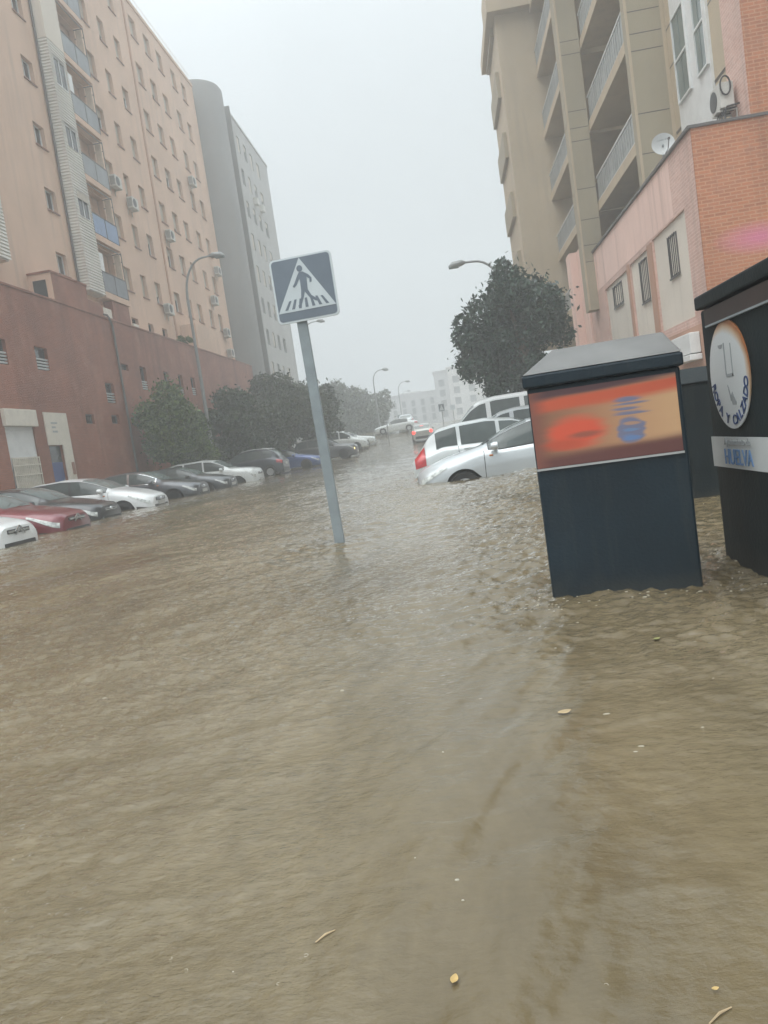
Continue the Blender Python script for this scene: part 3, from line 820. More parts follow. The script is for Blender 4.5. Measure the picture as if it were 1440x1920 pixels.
# rain pipe down the facade, over the podium edge and down the bricks
m = MB()
m.tube([(FL + .08, 35.68, 30.2), (FL + .08, 35.68, 9.9), (FL + .15, 35.7, 9.6), (PL - .2, 35.9, 8.85), (PL + .02, 36.0, 8.78), (PL + .07, 36.1, 8.6), (PL + .07, 36.3, 8.3), (PL + .07, 36.3, -.5)], .055, 8)
m.build('rain_pipe', M['coping'], lb, LB)
for (y, z, lab) in ((41.9, 16.62, 'air conditioner beneath the window nearest the balconies'), (43.9, 16.05, 'air conditioner sticking out between the balconies and the wall joint, high up'),
                    (47.05, 10.6, 'white air conditioner lowest on the peach wall, just left of the wall joint'), (49.6, 15.7, 'air conditioner just right of the wall joint at mid height'),
                    (56.6, 21.3, 'air conditioner highest on the peach wall near its far end'), (57.4, 12.9, 'white air conditioner behind the tip of the street lamp arm'),
                    (59.6, 15.5, 'air conditioner by the last window column at mid height'), (59.4, 10.75, 'air conditioner by the last window column near the lamp post'),
                    (59.6, 9.2, 'lowest air conditioner, just above the podium beside the grey tower')):
    air_con((FL, y, z), 'x', lab)

# ================================================================== GREY ROUND STAIR TOWER and PALE BLOCK behind
gt = empty('stair_tower', (-17.0, 64.0, -.5))
tag(gt, 'dark grey round stair tower between the peach and the pale apartment blocks', 'tower')
m = MB(); m.lathe([(2.25, -.5), (2.25, 31.0), (2.1, 31.25), (0.01, 31.4)], 'z', (-17.1, 64.0, 0), 40); 
m.build('wall', M['grey_tower'], gt, (-17.0, 64.0, -.5), smooth=True)
m = MB(); m.box(-16.0, -14.86, 66.05, 66.2, 8, 30.6); m.box(-20, -16.0, 66, 69, 8, 30.4)
m.build('link_wall', M['grey_tower'], gt, (-17.0, 64.0, -.5))
OB = (-15.5, 75.0, -.5)
ob = empty('apartment_building', OB)
tag(ob, 'pale grey apartment block fading into the rain behind the round tower', 'building')
fc = [(70.0, 70.85), (72.3, 73.15), (74.5, 75.4), (76.9, 78.0)]
holes = [(69.9 + (a - 70.0), b, 12.7 + ST * k - 1.45, 12.7 + ST * k) for k in range(7) for a, b in fc if 12.7 + ST * k < 30.5] + [(a, b, 8.4, 9.75) for a, b in fc]
m = MB(); wall_holes(m, 'x', PL, 1, 69.0, 82.0, 0, 31.0, holes, .25)
m.box(PL - 12, PL - .27, 69.02, 81.98, 0, 30.95)
m.quad((PL, 82, 0), (PL - 10, 82, 0), (PL - 10, 82, 31), (PL, 82, 31)); m.box(PL - .5, PL + .08, 68.9, 82.1, 31, 31.2)
m.build('wall', M['pale_grey_wall'], ob, OB)
m = MB(); m.quad((PL, 69, 0), (PL - 10, 69, 0), (PL - 10, 69, 31), (PL, 69, 31)); m.build('gable_wall', M['grey_tower'], ob, OB)
for h in holes: window(ob, OB, 'x', PL, 1, *h, .2, rs.choice([0, .5, .9, .3]), 'alu', 1, sill=False, slatted=False)
for y in (72.9, 75.2):
    m = MB(); m.box(PL, PL + .4, y, y + .8, 24.6, 25.2); m.build('air_conditioner_box', M['ac'], ob, OB)

# ================================================================== RIGHT BUILDING
RB = (8.0, 30.0, -.5)
rb = empty('apartment_building', RB)
tag(rb, 'beige stepped apartment block with deep balconies above a pink wall on the right', 'building')
m = MB()
m.box(8.0, 14, 20.85, 25.4, 6, 30)
m.box(8.9, 14, 25.4, 60, 6, 30)
main = m.build('wall', M['beige_wall'], rb, RB)
m = MB(); m.box(7.98, 7.999, 20.86, 25.39, 9.0, 9.02)
for z in (7.9, 8.95, 10.9, 12.0, 13.1, 14.3): m.box(7.992, 8.0, 20.86, 21.9, z, z + .03); m.box(7.992, 8.0, 24.72, 25.39, z, z + .03)
m.build('panel_joint', M['coping'], rb, RB)
# white two-storey window bay
m = MB(); m.box(7.93, 8.02, 21.9, 24.72, 6.9, 16.0)
wb = m.build('window_bay', M['white_metal'], rb, RB)
m = MB()
for (a, b) in ((23.45, 24.5), (22.0, 22.75)):
    for z0 in (9.55, 12.7):
        ym = (a + b) / 2
        m = MB()
        for (p, q_) in ((a, ym - .03), (ym + .03, b)):
            m.box(7.9, 7.935, p, q_, z0, z0 + 1.1); m.box(7.9, 7.935, p, q_, z0 + 1.16, z0 + 2.3)
        m.box(7.915, 7.935, a, b, z0, z0 + 2.3)
        m.build('pane', M['green_glass'], wb, RB)
for (a, b) in ((23.4, 24.55), (21.95, 22.8)):
    for z0 in (9.5, 12.65):
        m = MB(); m.box(7.86, 7.93, a, a + .05, z0, z0 + 2.4); m.box(7.86, 7.93, b - .05, b, z0, z0 + 2.4)
        m.box(7.86, 7.93, a + .05, b - .05, z0, z0 + .05); m.box(7.86, 7.93, a + .05, b - .05, z0 + 2.35, z0 + 2.4); m.box(7.865, 7.93, a + .05, b - .05, z0 + 1.15, z0 + 1.21)
        m.build('frame', M['white_metal'], wb, RB)
# stepped piers and balconies
def pier(x0, x1, y0, y1, z0, z1):
    m = MB(); m.box(x0, x1, y0, y1, z0, z1); o = m.build('pier', [M['beige_panel']], rb, RB)
    for z in (6.9, 7.55, 8.55, 9.75, 11.6, 12.1, 12.75, 14.9, 15.4, 18.1, 18.6, 21.3):
        if z0 < z < z1:
            m = MB(); m.box(x0 - .003, x1 - .02, y0 - .004, y0, z, z + .025); m.build('joint', M['coping'], o, RB)
    m = MB(); m.box(x0 - .012, x0 + .06, y0 - .012, y0 + .05, z0, z1); m.build('corner_trim', M['beige_wall'], o, RB)
pier(6.85, 7.88, 25.4, 25.85, 5, 30)
m = MB(); m.box(7.88, 8.95, 25.401, 25.84, 5, 30); m.build('wall_return', M['beige_wall'], rb, RB)
pier(6.1, 6.9, 32.4, 33.2, 5, 30)
def balcony(x, xb, y0, y1, z):
    m = MB(); m.box(x, xb, y0, y1, z, z + .36); b = m.build('balcony', M['beige_wall'], rb, RB)
    m = MB(); k = int((y1 - y0) / .16)
    for i in range(k):
        yy = y0 + .03 + i * (y1 - y0 - .06) / k; w_ = (y1 - y0 - .06) / k
        m.box(x + .03 + .02 * (i % 2), x + .07, yy, yy + w_, z + .42, z + 1.22)
    m.build('ribbed_panel', M['ribbed'], b, RB)
    m = MB(); m.box(x + .02, x + .08, y0, y1, z + 1.26, z + 1.31); m.box(x + .025, x + .075, y0, y1, z + .36, z + .41)
    m.build('handrail', M['white_metal'], b, RB)
    m = MB(); m.box(xb - .04, xb - .012, y0 + .6, y0 + 2.2, z + .36, z + 2.5); m.build('balcony_door', M['glass'], b, RB)
for k in range(-1, 7):
    z = 8.8 + 3.1 * k
    balcony(6.92, 8.9, 25.86, 32.39, z)
    balcony(6.65, 8.6, 33.21, 41.99, z + .15)
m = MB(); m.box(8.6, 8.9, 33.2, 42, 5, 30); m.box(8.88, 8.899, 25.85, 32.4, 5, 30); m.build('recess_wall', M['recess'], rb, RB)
# far wing
m = MB(); m.box(4.9, 13, 42.0, 48.0, 5, 21.6)
m.box(4.5, 13, 41.5, 48.4, 21.6, 22.2); m.box(4.9, 13, 42, 48, 22.2, 25)
m.build('far_wing', M['beige_wall'], rb, RB)
for k in range(5):
    m = MB(); m.box(4.72, 4.9, 43.2, 47.6, 8.8 + 3.1 * k, 10.1 + 3.1 * k)
    m.build('balcony', M['beige_panel'], rb, RB)
# low pink block at street level
gp = [(20.7, 23.9, 2.96, 5.65), (24.45, 26.85, 2.85, 5.55), (27.2, 31.0, 2.75, 5.5)]
m = MB()
wall_holes(m, 'x', 6.5, -1, 19.672, 36.0, -1, 7.22, [(a, b, c, d) for a, b, c, d in gp], .07)
m.box(6.58, 12, 19.69, 36.0, -1, 7.2)
low = m.build('pink_wall', M['pink_brick'], rb, RB)
m = MB(); m.box(6.495, 6.4985, 21.6, 36, 5.7, 7.2); m.build('render_band', M['pink_render'], low, RB)
m = MB(); m.box(6.42, 6.5, 34.2, 36.6, 0, 8.0); m.box(6.1, 6.42, 35.6, 36.6, 0, 8.0); m.build('wall_step', M['pink_render'], low, RB)
m = MB(); m.box(6.43, 12, 19.62, 36, 7.222, 7.29); m.build('coping', M['coping'], low, RB)
m = MB()
for (a, b, c, d) in gp: m.box(6.56, 6.575, a, b, c, d)
pan = m.build('grey_panel', M['grey_panel'], low, RB)
m = MB()
for a in (23.93, 26.88): m.box(6.46, 6.5, a, a + (.49 if a < 25 else .29), -1, 5.6)
m.box(6.47, 6.4983, 19.7, 31.2, 1.2, 2.72)
m.build('clay_band', M['terracotta'], low, RB)
for (a, b, c, d) in ((21.7, 22.5, 4.25, 5.35), (24.85, 25.75, 4.1, 5.38), (28.4, 29.8, 4.6, 5.35)):
    w = window(rb, RB, 'x', 6.56, -1, a, b, c, d, .05, 0, 'coping', 0, sill='dark')
    m = MB()
    for i in range(5): m.box(6.50, 6.52, a + .08 + i * (b - a - .16) / 4, a + .1 + i * (b - a - .16) / 4, c, d)
    m.build('grille', M['black_plastic'], w, RB)
m = MB(); m.box(6.2, 6.465, 20.4, 22.0, 2.03, 2.55); m.box(6.15, 6.465, 20.35, 22.05, 1.85, 2.0); m.build('awning_box', M['white_metal'], low, RB, bevel=.02)
# brick end walls facing the camera
m = MB()
m.box(6.505, 7.9, 19.66, 19.67, -1, 7.22); m.box(7.9, 16, 19.66, 20.85, -1, 16)
m.build('brick_end_wall', M['orange_brick'], rb, RB)
m = MB(); m.box(7.89, 7.8995, 19.664, 20.849, 7.3, 16); m.build('brick_return', M['pink_brick'], rb, RB)  # lit side of the brick block, its light put into a paler colour
air_con((7.88, 20.55, 7.75), '-x', 'white air conditioner with black cable loop on the brick wall above the pink parapet', .62, .60, None)
t = empty('cable_bundle', (7.6, 19.9, 7.3)); tag(t, 'dark tangle of cables and pipe bends below the right-hand air conditioner', 'cables')
m = MB()
for k in range(4):
    y = 20.1 + k * .2
    m.tube([(7.85, y, 7.75), (7.55, y, 7.72), (7.5, y + .04, 7.55), (7.5, y, 7.3)], .022, 6)
m.build('pipe_bend', M['wire'], t, (7.6, 19.9, 7.3))
m = MB()
m.tube([(7.6 + .12 * math.cos(a), 20.2, 8.25 + .22 * math.sin(a)) for a in np.linspace(0, 2 * math.pi * 1.5, 26)], .02, 6)
m.build('cable_loop', M['wire'], t, (7.6, 19.9, 7.3))
# satellite dish
t = empty('satellite_dish', (6.85, 23.0, 7.3)); tag(t, 'round pale satellite dish on the pink parapet in front of the beige pier', 'satellite dish')
m = MB()
R_ = .30
m.lathe([(0.001, .09), (R_ * .35, .08), (R_ * .7, .045), (R_, 0), (R_ + .012, -.004), (R_ * .7, .06), (0.001, .11)], 'y', (0, 0, 0), 32)
m.xf(Matrix.Translation((6.85, 23, 8.02)) @ Matrix.Rotation(math.radians(-6), 4, 'Z') @ Matrix.Rotation(math.radians(-10), 4, 'X'))
ds = m.build('reflector', M['sign_disc'], t, (6.85, 23.0, 7.3), smooth=True)
m = MB()
for i in range(9): m.cbox((6.70 + i * .034, 22.955 , 8.10 + .003 * i), (rs.uniform(.012, .026), .008, rs.uniform(.02, .04)))
m.build('worn_lettering', M['text_grey'], ds, (6.85, 23.0, 7.3))
m = MB(); m.tube([(6.87, 23.0, 7.73), (6.88, 22.7, 7.78), (6.9, 22.62, 8.0)], .014, 6); m.cbox((6.9, 22.62, 8.02), (.05, .08, .05))
m.build('feed_arm', M['coping'], t, (6.85, 23.0, 7.3))
m = MB(); m.tube([(6.85, 23.1, 7.28), (6.85, 23.1, 7.95), (6.85, 23.02, 8.0)], .025, 8); m.build('mast', M['galv'], t, (6.85, 23.0, 7.3))

# ================================================================== FAR BUILDINGS
def far_block(name, x0, x1, y0, y1, h, mat, label, nx, nz, gable=None):
    z0 = 2.0
    t = empty(name, ((x0 + x1) / 2, y0, z0)); tag(t, label, 'building')
    org = ((x0 + x1) / 2, y0, z0)
    hs = []
    for i in range(nx):
        for k in range(nz):
            u_ = x0 + (x1 - x0) * (i + .3) / nx; zz = z0 + 2.2 + (h - z0 - 3) * k / max(nz, 1)
            hs.append((u_, u_ + (x1 - x0) / nx * .4, zz, zz + 1.3))
    m = MB(); wall_holes(m, 'y', y0, -1, x0, x1, z0 - 1, h, hs, .3)
    m.box(x0 + .01, x1 - .01, y0 + .35, y1, z0 - 1, h - .02)
    m.quad((x0, y0, z0 - 1), (x0, y1, z0 - 1), (x0, y1, h), (x0, y0, h)); m.box(x0 - .2, x1 + .2, y0 - .1, y1, h, h + .3)
    m.build('wall', mat, t, org)
    for hh in hs:
        g = MB(); g.box(hh[0], hh[1], y0 + .2, y0 + .3, hh[2], hh[3]); g.build('window', M['lamp_steel'], t, org)  # flat grey panes, the haze fade put into their colour
    return t
far_block('apartment_building', -2.3, .35, 150, 162, 12.8, M['far_wall2'], 'tall grey stair block at the end of the street, barely visible in the rain', 1, 4)
far_block('apartment_building', .36, 9, 149, 162, 13.2, M['far_wall'], 'pale block at the end of the street half hidden by the right-hand tree', 3, 4)
far_block('apartment_building', -14, -2.4, 158, 170, 9.8, M['far_wall2'], 'low long grey block fading away behind the far street lamps', 6, 3)
far_block('apartment_building', -10.5, -6, 172, 184, 10.9, M['far_wall'], 'stepped pale block farthest off above the low grey one', 2, 3)

# ================================================================== VEHICLES
def smoothed(keys, n=400, k=9):
    xs = np.linspace(keys[0][0], keys[-1][0], n)
    v = np.interp(xs, [a for a, b in keys], [b for a, b in keys])
    w = np.hanning(k + 2)[1:-1]; w /= w.sum()
    v = np.convolve(np.pad(v, k // 2, mode='edge'), w, 'valid')
    return lambda s: np.interp(s, xs, v)

PROF = {  # s measured from the nose (m); top line and belt line heights above the road
 'hatch': dict(L=4.2, W=1.76, H=1.48, top=[(0, .70), (.12, .78), (.6, .90), (1.05, .99), (1.28, 1.03), (1.75, 1.29), (2.1, 1.42), (2.6, 1.48), (3.2, 1.45), (3.7, 1.34), (4.0, 1.08), (4.12, .92), (4.2, .86)],
               belt=[(0, .55), (.6, .76), (1.2, .90), (2.5, .95), (3.6, 1.0), (4.2, .82)], ws=(1.30, 2.05), rw=(3.72, 4.02), side=[(1.5, 2.45), (2.53, 3.45)], wheels=(.86, 3.48), rf=.72),
 'estate': dict(L=4.42, W=1.76, H=1.54, top=[(0, .66), (.1, .74), (.55, .90), (1.0, 1.01), (1.22, 1.06), (1.7, 1.32), (2.1, 1.46), (2.7, 1.53), (3.6, 1.50), (4.05, 1.42), (4.28, 1.10), (4.38, .9), (4.42, .86)],
               belt=[(0, .52), (.6, .76), (1.15, .92), (2.5, .99), (3.6, 1.04), (4.42, .84)], ws=(1.25, 2.08), rw=(4.08, 4.30), side=[(1.35, 2.42), (2.5, 3.3), (3.37, 3.95)], wheels=(.86, 3.55), rf=.74),
 'mpv': dict(L=4.3, W=1.8, H=1.62, top=[(0, .72), (.12, .82), (.6, .96), (.95, 1.06), (1.1, 1.12), (1.6, 1.40), (2.0, 1.55), (2.6, 1.62), (3.3, 1.58), (3.7, 1.50), (3.88, 1.40), (4.12, 1.06), (4.22, .95), (4.3, .86)],
               belt=[(0, .56), (.6, .82), (1.1, .96), (2.5, 1.02), (3.6, 1.05), (4.3, .84)], ws=(1.12, 1.95), rw=(3.74, 4.08), side=[(1.3, 2.3), (2.38, 3.18), (3.26, 3.74)], wheels=(.86, 3.55), rf=.78),
 'suv': dict(L=4.6, W=1.85, H=1.72, top=[(0, .82), (.1, .98), (.5, 1.08), (1.1, 1.14), (1.3, 1.17), (1.75, 1.46), (2.1, 1.63), (2.6, 1.70), (3.8, 1.68), (4.25, 1.6), (4.42, 1.3), (4.55, 1.05), (4.6, 1.0)],
               belt=[(0, .66), (.5, .92), (1.2, 1.04), (2.5, 1.07), (3.8, 1.10), (4.6, .95)], ws=(1.32, 2.0), rw=(4.27, 4.46), side=[(1.5, 2.45), (2.53, 3.4), (3.48, 4.15)], wheels=(.9, 3.7), rf=.80),
 'sedan': dict(L=4.55, W=1.78, H=1.45, top=[(0, .66), (.12, .74), (.6, .86), (1.2, .95), (1.4, .99), (1.9, 1.27), (2.25, 1.41), (2.8, 1.45), (3.3, 1.40), (3.7, 1.22), (3.95, 1.06), (4.3, 1.03), (4.5, .98), (4.55, .9)],
               belt=[(0, .53), (.6, .72), (1.3, .86), (2.5, .92), (3.6, .96), (4.55, .86)], ws=(1.42, 2.2), rw=(3.4, 3.9), side=[(1.6, 2.55), (2.63, 3.5)], wheels=(.88, 3.6), rf=.72),
 'van': dict(L=5.0, W=1.95, H=2.3, top=[(0, .95), (.1, 1.08), (.5, 1.22), (.75, 1.30), (.88, 1.36), (1.5, 2.02), (1.8, 2.2), (2.3, 2.29), (3.6, 2.3), (4.75, 2.27), (4.93, 2.1), (4.97, 1.5), (5.0, 1.2)],
               belt=[(0, .7), (.5, 1.05), (.9, 1.20), (2.0, 1.25), (5.0, 1.18)], ws=(.92, 1.62), rw=(4.93, 4.97), side=[(1.08, 2.0), (2.15, 3.1), (3.25, 4.3)], wheels=(.9, 4.0), rf=.86),
 'boxvan': dict(L=4.3, W=1.8, H=1.82, top=[(0, .76), (.1, .88), (.6, 1.02), (.95, 1.1), (1.1, 1.15), (1.65, 1.56), (1.95, 1.74), (2.4, 1.81), (3.6, 1.82), (4.15, 1.8), (4.25, 1.6), (4.28, 1.1), (4.3, .95)],
               belt=[(0, .6), (.6, .86), (1.1, 1.0), (2.5, 1.06), (4.3, .98)], ws=(1.13, 1.85), rw=(4.2, 4.27), side=[(1.35, 2.2), (2.32, 3.15), (3.3, 4.0)], wheels=(.86, 3.5), rf=.84),
}
PROF_CACHE = {}

def make_car(name, label, prof, pcol, loc, heading, group, cat='car', zb=.2, lights=None, tails=None, grille='bars', badge=None, trim=False, moulding=False, seams=False,
             glass='car_glass', head='headlight', lit_head=False, lit_tail=False, plate_front=True, pitch=0.0, plan_end=.80, roofbars=False, mirror=True, tall_tail=False, sides=None, step=.07):
    D = PROF[prof]; L, W = D['L'], D['W']
    top = smoothed(D['top'], k=13); beltf = smoothed(D['belt'], k=25)
    plan = smoothed([(0, plan_end - .12), (.05, plan_end), (.16, .905), (.4, .965), (.9, 1.0), (L - .9, 1.0), (L - .35, .965), (L - .12, .93), (L, .86)], k=7)
    rf = D['rf']; wr = .315 if prof not in ('suv', 'van') else .345
    root = empty(name, loc, (0, pitch, heading)); tag(root, label, cat, group)
    VS = 10
    def section(s):
        hw = W / 2 * float(plan(s)); t = float(top(s)); b = min(float(beltf(s)), t - .06)
        c = min(1, max(0, (t - b - .05) / .28)); c = c * c * (3 - 2 * c)
        lo = [(hw * .86, zb), (hw * .95, zb + .06), (hw * .985, zb + .35 * (b - zb)), (hw, zb + .64 * (b - zb)), (hw * .988, b - .055), (hw * .955, b)]
        H = [(hw * .90, b + .45 * (t - b)), (hw * .80, b + .76 * (t - b)), (hw * .64, b + .93 * (t - b)), (hw * .34, t - .004), (0, t)]
        Cb = [(hw * .925, b + .05 * (t - b)), (hw * (.925 + rf + .03) / 2 + .01, b + .52 * (t - b)), (hw * (rf + .025), b + .90 * (t - b)), (hw * rf * .78, t - .012), (0, t)]
        return lo + [(h[0] * (1 - c) + q[0] * c, h[1] * (1 - c) + q[1] * c) for h, q in zip(H, Cb)]
    def P(s, v, side=1):
        sec = section(s); i = min(int(v), VS - 1); f = v - i
        y = sec[i][0] * (1 - f) + sec[i + 1][0] * f; z = sec[i][1] * (1 - f) + sec[i + 1][1] * f
        return Vector((L / 2 - s, side * y, z))
    st = [0, .02, .05, .1, .16] + list(np.arange(.23, L - .2, step)) + [L - .16, L - .1, L - .05, L - .02, L]
    rows = []
    mb = MB()
    nring = 2 * VS + 1
    for s in st:
        sec = section(s)
        ring = [(L / 2 - s, y, z) for y, z in sec] + [(L / 2 - s, -y, z) for y, z in sec[-2::-1]]
        mb.v += ring
    vv = np.array(mb.v).reshape(len(st), nring, 3)
    ra = wr + .055
    inside = np.zeros((len(st), nring), bool)
    for sw in D['wheels']:
        cx = L / 2 - sw
        low = np.zeros(nring, bool); low[:6] = True; low[-6:] = True
        d = np.hypot(vv[..., 0] - cx, vv[..., 2] - wr)
        ins = (d < ra) & low[None, :]
        inside |= ins
    fs = []
    for i in range(len(st) - 1):
        for k in range(nring - 1):
            if inside[i, k] and inside[i + 1, k] and inside[i, k + 1] and inside[i + 1, k + 1]: continue
            fs.append((i * nring + k, (i + 1) * nring + k, (i + 1) * nring + k + 1, i * nring + k + 1))
    for sw in D['wheels']:
        cx = L / 2 - sw
        d = np.hypot(vv[..., 0] - cx, vv[..., 2] - wr)
        low = np.zeros(nring, bool); low[:6] = True; low[-6:] = True
        ins = (d < ra) & low[None, :]
        dd = np.maximum(d, .02)
        vv[..., 0] = np.where(ins, cx + (vv[..., 0] - cx) / dd * ra, vv[..., 0])
        vv[..., 2] = np.where(ins, wr + (vv[..., 2] - wr) / dd * ra, vv[..., 2])
    mb.v = [tuple(p) for p in vv.reshape(-1, 3)]
    mb.f = fs; mb.m = [0] * len(fs)
    mb.f.append(tuple(range(nring))); mb.m.append(0)
    mb.f.append(tuple((len(st) - 1) * nring + k for k in range(nring))[::-1]); mb.m.append(0)
    body = mb.build('body', P_[pcol], root, smooth=True)
    ub = MB(); ub.box(-L / 2 + .25, L / 2 - .3, -W * .36, W * .36, zb + .03, min(beltf(.8), beltf(L - .5)) - .12)
    ub.build('underbody_shade', M['dark'], root)  # black box added inside, standing in for shade behind the wheel arches
    # patches that follow the bodywork
    def patch(mbx, s0, s1, v0, v1, side, off=.006, ns=10, nv=6, taper=None):
        b = len(mbx.v)
        for i in range(ns + 1):
            s = s0 + (s1 - s0) * i / ns
            a0, a1 = (v0, v1) if taper is None else taper(i / ns, v0, v1)
            for k in range(nv + 1):
                v = a0 + (a1 - a0) * k / nv
                p = P(s, v, side)
                e = .02
                ds = P(min(s + e, L), v, side) - P(max(s - e, 0), v, side); dv = P(s, min(v + .15, VS), side) - P(s, max(v - .15, 0), side)
                nrm = ds.cross(dv)
                nrm = nrm.normalized() if nrm.length > 1e-9 else Vector((0, side, 0))
                if nrm.y * side < -.05 or (abs(nrm.y) <= .05 and nrm.z < 0): nrm = -nrm
                q = p + nrm * off
                mbx.v.append(tuple(q))
        for i in range(ns):
            for k in range(nv):
                mbx.f.append((b + i * (nv + 1) + k, b + (i + 1) * (nv + 1) + k, b + (i + 1) * (nv + 1) + k + 1, b + i * (nv + 1) + k + 1)); mbx.m.append(0)
        return mbx
    for (nm, (a, b)) in (('windscreen', D['ws']), ('rear_window', D['rw'])):
        g = MB()
        for sd in (1, -1): patch(g, a, b, 8.15, 10, sd, .006, 12, 6)
        g.build(nm, M['screen_glass'], root, smooth=True)
    for sd in (1, -1):
        if not trim and prof not in ('mpv', 'van', 'boxvan', 'suv'):
            g = MB(); patch(g, D['side'][0][0] - .02, D['side'][-1][1] + .02, 6.0, 7.95, sd, .005, 26, 6); g.build('window_surround', M['black_plastic'], root, smooth=True)
        for (a, b) in D['side']:
            if trim:
                g = MB(); patch(g, a - .035, b + .035, 5.9, 8.05, sd, .004, 14, 6); g.build('window_trim', M['chrome'], root, smooth=True)
            g = MB(); patch(g, a, b, 6.1, 7.86, sd, .008, 14, 6); g.build('side_window', M[glass], root, smooth=True)
        # lights
        l0 = lights or (.05, .5, 3.3, 5.2)
        g = MB(); patch(g, l0[0], l0[1], l0[2], l0[3], sd, .014, 14, 8, taper=lambda f, a, b: (a + (b - a) * .62 * f, b - (b - a) * .12 * (1 - f)))
        hl = g.build('headlight', M[head], root, smooth=True)
        if lit_head:
            q = P(.10, 4.3, sd); g = MB(); g.lathe([(.001, .03), (.07, .02), (.085, 0)], 'x', (q.x, q.y, q.z), 16); g.build('lit_lamp', M['headlamp_lit'], hl)
        t0 = tails or (L - .34, L - .03, 3.5, 5.3)
        g = MB(); patch(g, t0[0], t0[1], t0[2], t0[3], sd, .014, 10, 12); tl = g.build('tail_light', M['tail'], root, smooth=True)
        if lit_tail:
            q = P(L - .02, 4.3, sd); g = MB(); g.lathe([(.15, .02), (.13, -.045), (.001, -.06)], 'x', (q.x, q.y * .93, q.z), 16); g.build('lit_lamp', M['tail_lit'], tl)
        if moulding:
            g = MB(); patch(g, D['wheels'][0] + .5, D['wheels'][1] - .45, 2.25, 2.62, sd, .018, 20, 2); g.build('door_moulding', P_[pcol], root, smooth=True)
        if seams:
            g = MB()
            for s in (D['side'][0][0] - .10, (D['side'][0][1] + D['side'][1][0]) / 2, D['side'][1][1] + .06): patch(g, s, s + .012, 1.1, 5.95, sd, .003, 1, 12)
            g.build('door_seam', M['black_plastic'], root)
            g = MB()
            for s in (D['side'][0][1] - .16, D['side'][1][1] - .16):
                q = P(s, 4.35, sd); g.cbox((q.x, q.y + sd * .015, q.z), (.2, .035, .035))
            g.build('door_handle', P_[pcol], root, bevel=.01)
            g = MB(); q = P(D['wheels'][0] + .52, 4.0, sd); g.cbox((q.x, q.y + sd * .004, q.z), (.07, .02, .03)); g.build('side_repeater', M['amber'], root, bevel=.008)
            g = MB(); patch(g, .06, D['wheels'][0] - .42, 2.05, 2.4, sd, .012, 8, 2); patch(g, D['wheels'][1] + .42, L - .06, 2.05, 2.4, sd, .012, 8, 2); g.build('bumper_strip', P_[pcol] if moulding else M['black_plastic'], root)
        if mirror:
            q = P(D['side'][0][0] + .12, 6.0, sd)
            g = MB(); g.lathe([(.001, -.075), (.07, -.065), (.10, -.01), (.098, .05), (.085, .06)], 'x', (0, 0, 0), 14)
            g.v = [(q.x + .02 - x, q.y + sd * .13 + y * 1.05, q.z + .07 + z * .78) for x, y, z in g.v]
            g.tube([(q.x, q.y - sd * .02, q.z + .02), (q.x + .01, q.y + sd * .08, q.z + .05)], .025, 6)
            g.build('wing_mirror', P_[pcol] if pcol not in ('dgrey', 'black', 'navy') else M['black_plastic'], root, smooth=True)
        for sw in D['wheels']:
            cy = sd * (W / 2 - .11)
            hub = (L / 2 - sw, cy, wr)
            g = MB(); g.lathe([(wr * .62, -.09), (wr * .92, -.1), (wr, -.07), (wr, .07), (wr * .92, .1), (wr * .62, .09), (wr * .62, -.09)], 'y', hub, 22)
            w = g.build('wheel', M['rubber'], root, smooth=True)
            g = MB(); g.lathe([(wr * .62, sd * .088), (wr * .56, sd * .06), (wr * .15, sd * .05), (.001, sd * .07)], 'y', hub, 20)
            for k in range(5):
                an = k * 2 * math.pi / 5
                g.cbox((hub[0] + .10 * math.cos(an) * 1.0, hub[1] + sd * .075, hub[2] + .10 * math.sin(an)), (.17, .025, .04), Matrix.Rotation(-an, 3, 'Y'))
            g.build('rim', M['rim'], w)
    # nose and tail details sit on the flat end faces
    xn = L / 2 + .004; tz = float(top(0))
    if prof == 'van': gz = (.72, .9)
    elif badge == 'chevron': gz = (tz - .13, tz - .05)
    else: gz = (tz - .15, tz - .045)
    g = MB(); g.box(xn - .03, xn + .012, -.36, .36, gz[0], gz[1]); gr = g.build('grille', M['black_plastic'], root, bevel=.01)
    g = MB()
    for z in np.linspace(gz[0] + .03, gz[1] - .03, 2): g.box(xn + .01, xn + .022, -.34, .34, z - .008, z + .010)
    if grille == 'bars': g.build('grille_bar', M['chrome'], gr)
    if badge == 'chevron':
        g = MB()
        for dz in (0, -.055):
            for sg in (1, -1): g.cbox((xn + .03, sg * .075, gz[1] + .0 + dz), (.02, .185, .026), Matrix.Rotation(-sg * .55, 3, 'X'))
        g.build('badge', M['chrome'], gr)
    elif badge:
        g = MB(); g.lathe([(.001, .035), (.045, .03), (.05, .012)], 'x', (xn, 0, (gz[0] + gz[1]) / 2), 14); g.build('badge', M['chrome'], gr)
    g = MB(); g.box(xn - .03, xn + .015, -.5, .5, zb + .06, zb + .22); g.build('lower_intake', M['black_plastic'], root, bevel=.01)
    if plate_front:
        g = MB(); g.box(xn + .012, xn + .03, -.26, .26, zb + .20, zb + .31); g.build('number_plate', M['plate'], root)
    xt = -L / 2 - .004
    g = MB(); g.box(xt - .012, xt + .02, -.6, .6, zb + .05, zb + .26); g.build('rear_bumper_insert', M['black_plastic'], root, bevel=.01)
    g = MB(); g.box(xt - .022, xt + .02, -.26, .26, .62, .74); g.build('number_plate', M['plate'], root)
    if lit_tail:
        g = MB(); q = P(D['rw'][0], 10); g.cbox((q.x - .06, 0, q.z - .08), (.04, .30, .09)); g.build('high_brake_light', M['tail_lit'], root, bevel=.02)
